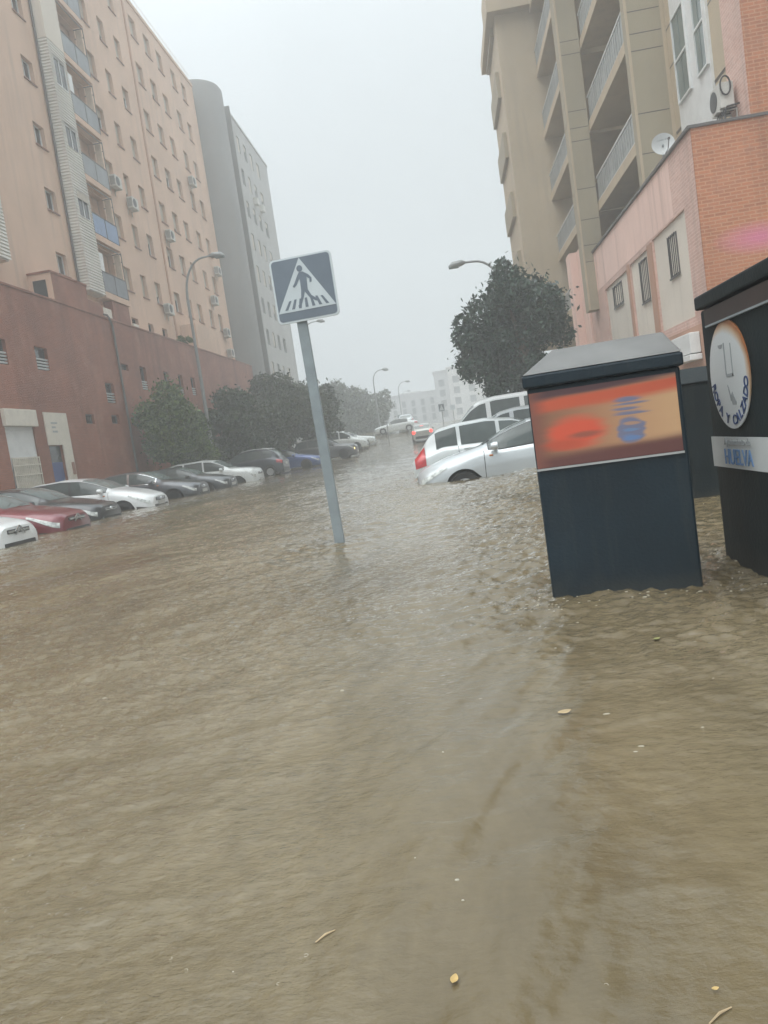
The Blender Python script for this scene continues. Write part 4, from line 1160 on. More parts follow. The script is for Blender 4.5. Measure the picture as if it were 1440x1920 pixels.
    if roofbars:
        g = MB()
        for sd in (1, -1):
            pts = [P(s, 8.5, sd) + Vector((0, 0, .05)) for s in np.linspace(D['ws'][1] + .1, D['rw'][0] - .1, 8)]
            g.tube(pts, .018, 6)
        g.build('roof_rail', M['alu'], root)
    # wipers
    g = MB(); a = D['ws'][0]
    for y0 in (.1, -.45):
        g.tube([P(a + .02, 10) + Vector((0, y0, -.01)), P(a + .12, 9.4) * 1 + Vector((0, y0 + .35 - P(a + .12, 9.4).y, .012))], .008, 5)
    g.build('wiper', M['black_plastic'], root)
    return root

LG = 'cars parked in the flood on the left'
RG = 'cars parked in the flood on the right'
def lcar(label, prof, col, y, nose, heading=0.0, **k):
    L = PROF[prof]['L']
    z = float(zg(y))
    x = nose - L / 2
    return make_car('parked_car', label, prof, col, (x, y, z + k.pop('dz', 0)), heading, LG, **k)
lcar('white hatchback with chevron badge, nearest the camera at the left edge', 'hatch', 'white', 13.5, -8.2, dz=.13, plate_front=False, badge='chevron')
lcar('dark red hatchback with chevron badge and clear headlights', 'hatch', 'red', 16.3, -8.5, dz=.10, plate_front=False, seams=True, badge='chevron', lights=(.05, .68, 3.4, 5.35))
lcar('black hatchback between the dark red and the white cars', 'hatch', 'black', 19.4, -9.15, dz=.09, plate_front=False, badge='round', seams=True, head='headlight')
lcar('white estate car with dark windscreen and roof beside the black hatchback', 'estate', 'white', 23.0, -9.2, dz=.06, badge='round', lights=(.06, .66, 3.5, 5.3), seams=True, head='headlight')
lcar('dark grey crossover with silver window trim behind the white estate', 'hatch', 'grey', 27.5, -9.3, trim=True, badge='round', dz=.06, seams=True)
lcar('dark grey saloon car between the silver-trimmed crossover and the white crossover', 'hatch', 'dgrey', 31.6, -9.4, badge='round')
lcar('white crossover car in front of the bushes', 'suv', 'offwhite', 36.3, -9.4, badge='round', dz=-.12)
lcar('dark hatchback parked nose to the wall, red and clear tail light showing', 'mpv', 'navy', 41.8, -9.3, math.pi, dz=.12, roofbars=True)
lcar('blue small car with its nose to the street, behind the sign post', 'hatch', 'blue', 48.6, -8.5, badge='round')
lcar('dark off-road car with yellow headlights on, beside the sign post', 'suv', 'greyblue', 55.5, -7.0, lit_head=True, cat='off-road car', roofbars=True)
lcar('small white van behind the off-road car with lit headlights', 'boxvan', 'offwhite', 65.5, -7.3, cat='van', badge='round')
lcar('white car beyond the small white van on the left', 'sedan', 'offwhite', 69.5, -7.0)
def rcar(name, label, prof, col, y, x_end, heading, **k):
    L = PROF[prof]['L']; z = float(zg(y)) + k.pop('dz', 0)
    return make_car(name, label, prof, col, (x_end + L / 2, y, z), heading, RG, **k)
rcar('parked_car', 'silver estate car nosed into the street beside the bin, its wheel arch half under water', 'estate', 'silver', 14.95, -.78, math.pi, moulding=True, seams=True, lights=(.06, .56, 3.35, 5.25), pitch=math.radians(-1.5), dz=-.02, step=.05, badge='round', glass='car_glass')
rcar('parked_car', 'silver people carrier with tall red tail lights behind the silver estate car', 'mpv', 'silver2', 18.1, -.98, 0, tails=(4.3 - .30, 4.3 - .05, 3.3, 7.5), seams=True)
rcar('parked_car', 'dull reddish grey car mostly hidden behind the people carrier', 'hatch', 'wine', 20.6, -.3, math.pi, dz=-.02)
rcar('parked_van', 'grey high-sided family van between the hidden car and the white van', 'boxvan', 'silver', 23.2, -.55, math.pi, cat='van')
rcar('parked_van', 'big white van under the tree at the end of the right row', 'van', 'white', 26.3, -.85, math.pi, cat='van')
make_car('moving_car', 'silver hatchback driving away with red brake lights lit', 'hatch', 'beige', (-2.55, 64.2, float(zg(64.2))), math.pi / 2 + math.radians(3), None, lit_tail=True)
make_car('parked_car', 'pale saloon car side-on across the top of the street', 'sedan', 'offwhite', (-5.75, 80.5, float(zg(80.5))), math.pi, None)
make_car('parked_car', 'faint pale car just ahead of the car with lit brake lights', 'hatch', 'silver', (-5.0, 87, float(zg(87))), math.pi / 2, None)

# ================================================================== CROSSING SIGN
SG = (-1.2, 7.2, -.5)
sg = empty('crossing_sign', SG); tag(sg, 'blue and white pedestrian crossing sign on a leaning grey post in the water', 'road sign')
sz = .585; sx, sy, szc = -1.17, 7.145, 2.41
def sp(u_, v_, w_=0):     # sign face coordinates 0..1 -> world, face turned a touch and tilted
    a = math.radians(-4); r_ = math.radians(.6)
    du, dv = (u_ - .5) * sz, (v_ - .5) * sz
    du, dv = du * math.cos(r_) - dv * math.sin(r_), du * math.sin(r_) + dv * math.cos(r_)
    return (sx + du * math.cos(a) + w_ * math.sin(a), sy + du * math.sin(a) - w_ * math.cos(a), szc + dv)
def rrect(x0, y0, x1, y1, r, n=6):
    P = []
    for cx, cy, a0 in ((x1 - r, y1 - r, 0), (x0 + r, y1 - r, 90), (x0 + r, y0 + r, 180), (x1 - r, y0 + r, 270)):
        for k in range(n + 1):
            a = math.radians(a0 + 90 * k / n); P.append((cx + r * math.cos(a), cy + r * math.sin(a)))
    return P
m = MB(); m.prism(rrect(0, 0, 1, 1, .07), lambda u_, v_, w_: sp(u_, v_, w_ - .012), .024); plate = m.build('plate', M['sign_edge'], sg, SG)
m = MB(); m.prism(rrect(.028, .028, .972, .972, .055), lambda u_, v_, w_: sp(u_, v_, w_ + .012), .003); m.build('blue_field', M['sign_blue'], plate, SG)
m = MB(); m.prism([(.03, .165), (.97, .165), (.49, .965)], lambda u_, v_, w_: sp(u_, v_, w_ + .015), .003); m.build('white_triangle', M['sign_white'], plate, SG)
m = MB()
f3 = lambda u_, v_, w_: sp(u_, v_, w_ + .018)
m.prism([(.475 + .047 * math.cos(a), .80 + .05 * math.sin(a)) for a in np.linspace(0, 2 * math.pi, 18, endpoint=False)], f3, .003)
m.prism([(.455, .745), (.52, .745), (.56, .70), (.565, .66), (.555, .46), (.45, .46), (.455, .62), (.43, .70)], f3, .003)           # torso
m.prism([(.455, .74), (.43, .71), (.36, .59), (.325, .545), (.345, .525), (.39, .56), (.455, .66)], f3, .0028)                     # arm
m.prism([(.52, .745), (.60, .69), (.645, .63), (.635, .57), (.605, .57), (.61, .62), (.56, .66)], f3, .0028)                       # arm
m.prism([(.45, .465), (.51, .465), (.475, .36), (.42, .245), (.385, .215), (.365, .235), (.40, .28), (.435, .37)], f3, .0026)       # leg
m.prism([(.49, .465), (.556, .465), (.60, .37), (.66, .32), (.71, .30), (.715, .26), (.66, .27), (.565, .34)], f3, .0026)           # leg
for k in range(7):
    c = .165 + k * .112; tp = .25 + k * .085
    m.prism([(c - .022, .20), (c + .026, .20), (tp + .018, .315 + (.02 if k in (0, 6) else .03)), (tp - .018, .315 + (.02 if k in (0, 6) else .03))], f3, .0024)
m.build('walking_figure', M['sign_blue'], plate, SG)
m = MB(); m.box(-1.25, -1.155, 7.165, 7.215, -.5, 2.6)
m.xf(Matrix.Translation((-1.2, 7.2, 0)) @ Matrix.Rotation(math.radians(-1.2), 4, 'Y') @ Matrix.Translation((1.2, -7.2, 0)))
m.build('post', M['galv'], sg, SG, bevel=.008)
m = MB(); m.box(-1.3, -1.1, 7.155, 7.225, 2.62, 2.66); m.box(-1.3, -1.1, 7.155, 7.225, 2.2, 2.24); m.build('clamp', M['galv'], sg, SG)

# ================================================================== CONTAINERS ON THE RIGHT
def text_into(mb, s, size, fn, cx=0.0, align='CENTER', depth=.004):
    cu = bpy.data.curves.new('lettering', 'FONT'); cu.body = s; cu.size = size; cu.align_x = align; cu.extrude = depth / 2; cu.resolution_u = 3
    o = bpy.data.objects.new('lettering', cu); COL.objects.link(o)
    bpy.context.view_layer.update()
    me = bpy.data.meshes.new_from_object(o.evaluated_get(bpy.context.evaluated_depsgraph_get()))
    b = len(mb.v)
    for v in me.vertices: mb.v.append(tuple(fn(v.co.x + cx, v.co.y, v.co.z)))
    for p in me.polygons: mb.f.append(tuple(i + b for i in p.vertices)); mb.m.append(0)
    bpy.data.objects.remove(o); bpy.data.curves.remove(cu); bpy.data.meshes.remove(me)

KB = (.74, 4.1, -.5)
kb = empty('recycling_bin', (.785, 4.1, -.5), (0, 0, math.radians(-8))); tag(kb, 'dark teal recycling bin with sloping grey lid and orange printed panel, standing in the water', 'recycling bin')
x0, x1, yf, yb = .375, 1.085, 3.8, 4.35
m = MB(); m.box(x0, x1, yf, yb, -.5, 1.06)
kbody = m.build('body', M['bin_teal'], kb, KB, bevel=.012)
m = MB()
m.box(x0 - .016, x1 + .016, yf - .03, yb + .02, 1.06, 1.122)
m.build('lid_rim', M['bin_teal'], kb, KB, bevel=.01)
m = MB()
m.add([(x0 - .014, yf - .028, 1.124), (x1 + .014, yf - .028, 1.124), (x1 + .014, yb + .018, 1.124), (x0 - .014, yb + .018, 1.124), (x0 + .14, yf + .22, 1.245), (x1 - .03, yf + .22, 1.245), (x1 - .03, yb - .08, 1.245), (x0 + .14, yb - .08, 1.245)],
      [(0, 3, 2, 1), (4, 5, 6, 7), (0, 1, 5, 4), (1, 2, 6, 5), (2, 3, 7, 6), (3, 0, 4, 7)])
m.build('lid', M['bin_grey'], kb, KB, bevel=.008)
pz0, pz1 = .665, 1.035; yp = yf - .004
def kp(u_, v_, w_=0): return (x0 + .006 + u_ * (x1 - x0 - .03), yp - w_, pz0 + v_ * (pz1 - pz0))
EB = (.16, .165, .245)
def printed_panel_mat():
    m, n, l, p = newmat('printed_panel')
    tc = n.new('ShaderNodeTexCoord')
    mp = n.new('ShaderNodeMapping'); mp.vector_type = 'TEXTURE'          # panel corner at 0, size 1
    mp.inputs['Location'].default_value = (x0 + .006 - KB[0], 0, pz0 - KB[2]); mp.inputs['Scale'].default_value = (x1 - x0 - .03, 1, pz1 - pz0)
    l.new(tc.outputs['Object'], mp.inputs['Vector'])
    wob = n.new('ShaderNodeTexNoise'); wob.inputs['Scale'].default_value = 3.5; wob.inputs['Detail'].default_value = 4
    m2 = n.new('ShaderNodeMapping'); m2.inputs['Scale'].default_value = (.35, 1, 3.2); l.new(mp.outputs['Vector'], m2.inputs['Vector']); l.new(m2.outputs['Vector'], wob.inputs['Vector'])
    wa = n.new('ShaderNodeVectorMath'); wa.operation = 'MULTIPLY_ADD'; wa.inputs[1].default_value = (.10, 0, .10)
    ws = n.new('ShaderNodeVectorMath'); ws.operation = 'SUBTRACT'; ws.inputs[1].default_value = (.5, .5, .5)
    l.new(wob.outputs['Color'], ws.inputs[0]); l.new(ws.outputs['Vector'], wa.inputs[0]); l.new(mp.outputs['Vector'], wa.inputs[2])
    sp = n.new('ShaderNodeSeparateXYZ'); l.new(wa.outputs['Vector'], sp.inputs['Vector'])
    def step(sock, a, b):
        r = n.new('ShaderNodeMapRange'); r.interpolation_type = 'SMOOTHSTEP'; r.inputs['From Min'].default_value = a; r.inputs['From Max'].default_value = b
        l.new(sock, r.inputs['Value']); return r.outputs['Result']
    def both(a, b):
        q = n.new('ShaderNodeMath'); q.operation = 'MULTIPLY'; l.new(a, q.inputs[0]); l.new(b, q.inputs[1]); return q.outputs[0]
    tilt = n.new('ShaderNodeMath'); tilt.operation = 'MULTIPLY_ADD'; tilt.inputs[1].default_value = -.07; l.new(sp.outputs['X'], tilt.inputs[0]); l.new(sp.outputs['Z'], tilt.inputs[2])
    V = tilt.outputs[0]; U = sp.outputs['X']
    def blob(cx, cz, rx, rz, soft):
        q = n.new('ShaderNodeMapping'); q.vector_type = 'TEXTURE'; q.inputs['Location'].default_value = (cx, 0, cz); q.inputs['Scale'].default_value = (rx, 1e4, rz)
        l.new(wa.outputs['Vector'], q.inputs['Vector']); ln = n.new('ShaderNodeVectorMath'); ln.operation = 'LENGTH'; l.new(q.outputs['Vector'], ln.inputs[0])
        return step(ln.outputs['Value'], 1 + soft, 1 - soft)
    col = None
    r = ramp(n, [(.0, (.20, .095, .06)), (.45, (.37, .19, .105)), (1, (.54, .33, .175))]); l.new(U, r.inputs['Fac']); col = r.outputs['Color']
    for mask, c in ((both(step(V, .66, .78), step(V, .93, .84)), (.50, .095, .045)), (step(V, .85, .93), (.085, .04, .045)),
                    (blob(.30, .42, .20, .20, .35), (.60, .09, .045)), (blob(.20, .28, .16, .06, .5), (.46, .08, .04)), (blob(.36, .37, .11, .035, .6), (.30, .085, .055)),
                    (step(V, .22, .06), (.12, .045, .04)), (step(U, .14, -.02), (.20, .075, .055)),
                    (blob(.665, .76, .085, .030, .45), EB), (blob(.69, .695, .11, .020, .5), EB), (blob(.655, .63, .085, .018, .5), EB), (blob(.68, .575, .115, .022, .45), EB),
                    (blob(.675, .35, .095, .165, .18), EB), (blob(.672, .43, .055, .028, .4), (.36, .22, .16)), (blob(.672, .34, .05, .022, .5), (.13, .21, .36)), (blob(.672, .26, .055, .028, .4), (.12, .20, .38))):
        mx = n.new('ShaderNodeMixRGB'); l.new(mask, mx.inputs['Fac']); l.new(col, mx.inputs['Color1']); mx.inputs['Color2'].default_value = (*c, 1); col = mx.outputs['Color']
    l.new(col, p.inputs['Base Color']); p.inputs['Roughness'].default_value = .4
    return m
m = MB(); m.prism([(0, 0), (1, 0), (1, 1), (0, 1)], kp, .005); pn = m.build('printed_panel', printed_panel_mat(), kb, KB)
m = MB(); m.box(x0 + .002, x1 - .02, yf - .012, yf - .002, pz0 - .012, pz0 - .002); m.build('panel_edge', M['alu'], pn, KB)

# clothing bank, its printed side turned to the street
CB = (1.9, 3.8, -.5)
cbk = empty('clothing_bank', CB); tag(cbk, 'black clothing bank with white disc reading ROPA Y CALZADO at the right edge', 'clothing bank')
cx0, cx1, cy0, cy1 = 1.39, 2.4, 3.15, 4.35
m = MB(); m.box(cx0, cx1, cy0, cy1, -.5, 1.355); m.build('body', M['bin_dark'], cbk, CB, bevel=.015)
m = MB(); m.add([(cx0 - .02, cy0, 1.36), (cx0 - .02, cy1 + .02, 1.36), (cx1, cy1 + .02, 1.36), (cx1, cy0, 1.36), (cx0 - .02, cy0, 1.43), (cx0 - .02, cy1 + .02, 1.43), (cx1, cy1 + .02, 1.6), (cx1, cy0, 1.6)],
             [(0, 3, 2, 1), (4, 5, 6, 7), (0, 1, 5, 4), (1, 2, 6, 5), (2, 3, 7, 6), (3, 0, 4, 7)])
m.build('hood', M['bin_dark'], cbk, CB, bevel=.01)
m = MB(); m.box(cx0 - .006, cx0 + .002, cy0 + .1, cy1 - .08, 1.265, 1.345); m.build('mouth_flap', M['bin_brown'], cbk, CB)
m = MB(); m.box(cx0 - .02, cx0 + .004, cy0 + .1, cy1 - .12, 1.252, 1.262); m.build('flap_handle', M['galv'], cbk, CB)
dcy, dcz, dr = 3.99, .99, .268
def disc_mat():
    m, n, l, p = newmat('printed_disc')
    tc = n.new('ShaderNodeTexCoord')
    q = n.new('ShaderNodeMapping'); q.vector_type = 'TEXTURE'; q.inputs['Location'].default_value = (0, dcy - CB[1] + .035, dcz - CB[2] - .05); q.inputs['Scale'].default_value = (1e4, dr, dr)
    l.new(tc.outputs['Object'], q.inputs['Vector']); ln = n.new('ShaderNodeVectorMath'); ln.operation = 'LENGTH'; l.new(q.outputs['Vector'], ln.inputs[0])
    no = n.new('ShaderNodeTexNoise'); no.inputs['Scale'].default_value = 5; l.new(tc.outputs['Object'], no.inputs['Vector'])
    ad = n.new('ShaderNodeMath'); ad.operation = 'MULTIPLY_ADD'; ad.inputs[1].default_value = .18; l.new(no.outputs['Fac'], ad.inputs[0]); l.new(ln.outputs['Value'], ad.inputs[2])
    r = ramp(n, [(.84, (.58, .60, .60)), (.93, (.50, .36, .24)), (1.0, (.34, .13, .045)), (1.0, (.34, .13, .045))])
    rm = n.new('ShaderNodeMapRange'); rm.inputs['From Min'].default_value = 0; rm.inputs['From Max'].default_value = 1.28; l.new(ad.outputs[0], rm.inputs['Value'])
    l.new(rm.outputs['Result'], r.inputs['Fac']); l.new(r.outputs['Color'], p.inputs['Base Color']); p.inputs['Roughness'].default_value = .4
    return m
def cf(u_, v_, w_=0): return (cx0 - .003 - w_, dcy - u_, dcz + v_)     # u runs to the right as one looks at the face
m = MB(); m.prism([(dr * math.cos(t), dr * math.sin(t)) for t in np.linspace(0, 2 * math.pi, 48, endpoint=False)], cf, .006); disc = m.build('printed_disc', disc_mat(), cbk, CB)
s_ = 'ROPA Y CALZADO'; m = MB()
for i, ch in enumerate(s_ + ' '):
    if ch == ' ':
        m.build('lettering', M['text_blue'], disc, CB); m = MB(); continue
    an = math.radians(-172 + 166 * (i + .5) / len(s_))
    rr = dr * .93
    def fn(x, y, z, an=an, rr=rr):
        ta = an + math.pi / 2                       # bottom arc, read left to right
        px = rr * math.cos(an) + x * math.cos(ta) - y * math.sin(ta); py = rr * math.sin(an) + x * math.sin(ta) + y * math.cos(ta)
        return cf(px, py, .009 + z)
    text_into(m, ch, .072, fn)
m = MB(); fd = lambda a, b, c: cf(a, b, c + .006)
for (a, b, c, d) in ((-.035, .0, -.025, .16), (.055, -.01, .063, .15), (-.03, -.01, .063, .004)): m.prism([(a, b), (c, b), (c, d), (a, d)], fd, .002)
m.prism([(-.03, -.05), (-.02, -.05), (.012, -.12), (.0, -.13)], fd, .002); m.prism([(.0, -.105), (.03, -.085), (.07, -.135), (.065, -.15), (.02, -.15)], fd, .002)
m.prism([(-.08 + .03 * math.cos(t), .155 + .02 * math.sin(t)) for t in np.linspace(math.pi, 2 * math.pi, 8)], fd, .002)
m.build('clothes_pictogram', M['text_grey'], disc, CB)
m = MB(); m.prism([(-.36, .345), (.55, .345), (.55, .505), (-.36, .505)], lambda a, b, c: cf(a, b + .175 - dcz, c), .006); band = m.build('printed_band', M['sticker'], cbk, CB)
m = MB(); text_into(m, 'Ayuntamiento de', .05, lambda x, y, z: cf(x + .02, y + .64 - dcz, .009 + z)); m.build('lettering', M['text_grey'], band, CB)
m = MB(); text_into(m, 'HUELVA', .115, lambda x, y, z: cf(x * .9 + .02, y + .54 - dcz, .009 + z)); m.build('lettering', M['text_blue_light'], band, CB)
WB = (2.5, 7.6, -.5)
wbn = empty('waste_container', WB); tag(wbn, 'dark green waste container half hidden between the teal bin and the clothing bank', 'waste container')
m = MB(); m.box(1.95, 3.3, 7.0, 8.1, -.5, 1.03); m.build('body', M['bin_dark'], wbn, WB, bevel=.03)
m = MB(); m.add([(1.93, 6.97, 1.03), (3.32, 6.97, 1.03), (3.32, 8.13, 1.03), (1.93, 8.13, 1.03), (2.0, 7.2, 1.17), (3.25, 7.2, 1.17), (3.25, 7.95, 1.17), (2.0, 7.95, 1.17)],
               [(0, 3, 2, 1), (4, 5, 6, 7), (0, 1, 5, 4), (1, 2, 6, 5), (2, 3, 7, 6), (3, 0, 4, 7)]); m.build('lid', M['bin_dark'], wbn, WB, bevel=.02)

# ================================================================== STREET LAMPS and small signs
def lamp(x, y, h, reach, dirx, label, z0=None, r=.075, rise=1.5):
    z0 = float(zg(y)) if z0 is None else z0
    t = empty('street_lamp', (x, y, z0)); tag(t, label, 'street lamp', 'street lamps along the street')
    arc = [(x + dirx * reach * .62 * (1 - math.cos(a)), y, h - rise + rise * math.sin(a)) for a in np.linspace(0, math.pi / 2, 9)]
    pts = [(x, y, z0), (x, y, z0 + (h - z0) * .45)] + arc + [(x + dirx * reach * .85, y, h + .02)]
    n = len(pts); m = MB(); m.tube(pts, [r * (1.25 if i == 0 else 1.1 if i == 1 else .8 - .25 * i / n) for i in range(n)], 10); m.build('pole', M['lamp_steel'], t, (x, y, z0), smooth=True)
    m = MB(); m.tube([(x + dirx * reach * .82, y, h + .02), (x + dirx * (reach * .9), y, h + .03), (x + dirx * (reach + .25), y, h - .03), (x + dirx * (reach + .45), y, h - .10)], [.07, .14, .17, .06], 10)
    hd = m.build('lamp_head', M['lamp_steel'], t, (x, y, z0), smooth=True)
    m = MB(); m.cbox((x + dirx * (reach + .2), y, h - .13), (.5, .22, .10)); m.build('glass_bowl', M['green_glass'], hd, (x, y, z0), bevel=.03)
lamp(-13.05, 41.0, 12.0, 1.9, 1, 'grey street lamp in front of the peach building', 0, .085, 1.9)
lamp(-13.3, 76.0, 13.6, 1.9, 1, 'thin street lamp seen just left of the crossing sign post', None, .085, 1.5)
lamp(-8.0, 86.0, 8.95, 1.4, 1, 'faded street lamp standing by the faded trees, left of the pair in the distance', None, .07, 1.3)
lamp(-7.4, 118.0, 9.65, 1.5, 1, 'faded street lamp to the right of the pair in the distance', 2.2, .08, 1.4)
lamp(-9.5, 160.0, 10.8, 1.5, 1, 'faintest street lamp in front of the far buildings', 2.3, .08, 1.4)
lamp(3.3, 38.5, 8.95, 2.0, -1, 'street lamp whose curved arm shows above the right-hand tree', None, .085, 1.6)
def small_sign(x, y, z0, z1, w_, h_, mat, label, cat='road sign'):
    t = empty('road_sign', (x, y, z0)); tag(t, label, cat)
    m = MB(); m.tube([(x, y + .04, z0), (x, y + .04, z1)], .035, 8); m.build('post', M['lamp_steel'], t, (x, y, z0))
    m = MB(); m.box(x - w_ / 2, x + w_ / 2, y - .01, y + .005, z1 - h_, z1); pl = m.build('plate', M['sign_edge'], t, (x, y, z0), bevel=.004)
    m = MB(); m.box(x - w_ / 2 + .03, x + w_ / 2 - .03, y - .014, y - .0105, z1 - h_ + .03, z1 - .03); m.build('face', mat, pl, (x, y, z0))
    if mat is M['sign_blue']:
        m = MB(); m.add([(x - w_ * .36, y - .018, z1 - h_ * .86), (x + w_ * .36, y - .018, z1 - h_ * .86), (x, y - .018, z1 - h_ * .14)], [(0, 1, 2)]); m.build('white_triangle', M['sign_white'], pl, (x, y, z0), fixn=False)
small_sign(-.66, 62, float(zg(62)), 3.35, .5, .62, M['sign_blue'], 'small far blue crossing sign left of the white van')
small_sign(.27, 75, float(zg(75)), 3.62, .48, .5, M['sign_white'], 'small far grey sign above the white van roof')
small_sign(-5.8, 88, float(zg(88)), 3.85, .48, .55, M['galv'], 'small far grey sign on the pole behind the pale saloon')
for (x, y, h, lab) in ((-7.15, 70, 1.0, 'thin dark post standing in the water right of the white car'), (-5.83, 70, 1.9, 'taller thin post in front of the pale saloon')):
    t = empty('bollard', (x, y, float(zg(y)))); tag(t, lab, 'bollard', 'thin posts at the top of the street')
    m = MB(); z = float(zg(y)); m.lathe([(.05, z), (.05, z + h * .93), (.035, z + h), (.001, z + h + .01)], 'z', (x, y, 0), 12); m.build('post', M['lamp_steel'], t, (x, y, z))

# ================================================================== TREES
def tree(name, label, loc, h, crown_z, rad, n, leaf, mat, seed, clumps=26, cat='tree', group=None, trunk_r=.14, lean=(0, 0), limbs=5, extra=()):
    r = np.random.default_rng(seed)
    x, y, z0 = loc
    t = empty(name, loc); tag(t, label, cat, group)
    cz = crown_z; rx, ry, rz = rad
    m = MB()
    m.tube([(x, y, z0), (x + lean[0] * .2, y, z0 + (cz - z0) * .5), (x + lean[0] * .6, y + lean[1] * .5, cz - rz * .2), (x + lean[0], y + lean[1], cz + rz * .35)], [trunk_r * 1.2, trunk_r, trunk_r * .75, trunk_r * .3], 9)
    C = []
    for k in range(clumps):
        d = r.normal(size=3); d /= np.linalg.norm(d)
        rr = r.uniform(.3, 1.08) ** .75
        C.append((x + lean[0] * .7 + d[0] * rx * rr, y + lean[1] * .7 + d[1] * ry * rr, cz + d[2] * rz * rr, r.uniform(.22, .46)))
    C += list(extra); clumps = len(C)
    for k in range(limbs):
        c = C[k]; s = (x + lean[0] * .3, y + lean[1] * .3, cz - rz * .45)
        mid = ((s[0] + c[0]) / 2, (s[1] + c[1]) / 2, (s[2] + c[2]) / 2 + .1)
        m.tube([s, mid, c[:3]], [trunk_r * .55, trunk_r * .35, trunk_r * .12], 6)
    m.build('trunk', M['bark'], t, loc)
    cs = np.array([c[:3] for c in C]); cr = np.array([c[3] for c in C]) * np.where(r.random(clumps) < .3, .62, 1.0)
    idx = r.choice(clumps, n, p=(cr ** 2) / (cr ** 2).sum())
    d = r.normal(size=(n, 3)); d /= np.linalg.norm(d, axis=1)[:, None]
    pos = cs[idx] + d * (cr[idx] * r.uniform(.25, 1.0, n) ** .5)[:, None] * np.array([rx, ry, rz]) * 1.05
    # a few sprays reaching past the outline
    k = n // 14
    pos[:k] += d[:k] * r.uniform(0, .25, k)[:, None] * np.array([rx, ry, rz])
    a = r.normal(size=(n, 3)); a /= np.linalg.norm(a, axis=1)[:, None]
    b = np.cross(a, r.normal(size=(n, 3))); b /= np.linalg.norm(b, axis=1)[:, None]
    sz_ = leaf * r.uniform(.6, 1.35, n)[:, None]
    V = np.stack([pos - a * sz_, pos - b * sz_ * .42, pos + a * sz_, pos + b * sz_ * .42], 1).reshape(-1, 3) - np.array(loc)
    me = bpy.data.meshes.new('crown')
    me.vertices.add(n * 4); me.vertices.foreach_set('co', V.reshape(-1).astype(np.float32))
    me.loops.add(n * 4); me.loops.foreach_set('vertex_index', np.arange(n * 4, dtype=np.int32))
    me.polygons.add(n); me.polygons.foreach_set('loop_start', (np.arange(n) * 4).astype(np.int32)); me.polygons.foreach_set('loop_total', np.full(n, 4, np.int32))
    me.materials.append(mat); me.update(calc_edges=True)
    o = bpy.data.objects.new('crown', me); COL.objects.link(o); o.parent = t
    return t
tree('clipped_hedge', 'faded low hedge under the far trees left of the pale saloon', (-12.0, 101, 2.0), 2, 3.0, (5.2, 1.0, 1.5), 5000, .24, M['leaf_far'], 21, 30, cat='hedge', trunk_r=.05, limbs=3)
LT = 'trees in front of the left podium'
tree('street_tree', 'olive-green bushy tree in front of the brown podium, nearest of the left trees', (-13.6, 37.3, -.3), 6, 2.7, (1.75, 1.6, 1.85), 24000, .10, M['leaf_olive'], 1, 34, group=LT)
tree('street_tree', 'dark low tree right of the olive-green one, merging into the dark mass', (-13.2, 43.5, -.2), 6, 2.7, (2.2, 2.2, 2.1), 20000, .125, M['leaf_dark'], 2, 34, group=LT)
tree('street_tree', 'dark dense tree in the middle of the left-hand mass', (-12.6, 49.0, -.1), 6, 2.9, (2.7, 2.6, 2.3), 24000, .13, M['leaf_dark'], 3, 38, group=LT)
tree('street_tree', 'tall dark tree left of the crossing sign post, its top before the pale block', (-11.8, 55.0, .1), 7, 3.8, (2.8, 2.7, 2.6), 26000, .135, M['leaf_dark'], 4, 40, group=LT)
tree('street_tree', 'dark round tree behind the crossing sign post', (-10.7, 61.0, .4), 7, 4.2, (2.4, 2.4, 2.4), 20000, .135, M['leaf_dark'], 5, 32, group=LT)
BT = 'faded trees at the top of the street'
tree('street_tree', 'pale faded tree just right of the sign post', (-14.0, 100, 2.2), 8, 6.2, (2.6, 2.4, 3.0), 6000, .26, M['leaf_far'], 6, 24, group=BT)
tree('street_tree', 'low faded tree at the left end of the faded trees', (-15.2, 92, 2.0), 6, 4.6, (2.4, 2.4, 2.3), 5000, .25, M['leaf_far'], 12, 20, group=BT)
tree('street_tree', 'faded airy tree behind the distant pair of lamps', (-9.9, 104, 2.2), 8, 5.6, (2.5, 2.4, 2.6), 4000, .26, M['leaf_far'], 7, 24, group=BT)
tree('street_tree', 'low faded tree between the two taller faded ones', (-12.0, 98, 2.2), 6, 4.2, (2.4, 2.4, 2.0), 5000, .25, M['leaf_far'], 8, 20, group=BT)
tree('street_tree', 'big dark broad-leaved tree leaning over the vans on the right', (3.3, 29.5, -.35), 7, 4.4, (2.1, 2.0, 2.0), 30000, .10, M['leaf_blue'], 9, 34, lean=(-.6, 0), trunk_r=.17,
     extra=[(2.6, 29.4, 6.75, .13), (2.5, 29.4, 6.3, .2), (.95, 29.3, 4.35, .26), (.85, 29.3, 4.9, .16), (1.15, 29.3, 3.1, .26), (1.75, 29.3, 2.35, .22), (4.2, 29.5, 4.5, .34), (3.7, 29.5, 5.6, .3)])
tree('hanging_shrub', 'tuft of plants growing on the podium edge by the lamp post', (-15.7, 47.6, 8.6), 1, 8.95, (.25, 1.2, .35), 700, .10, M['leaf_olive'], 10, 9, cat='shrub', trunk_r=.02, limbs=2)

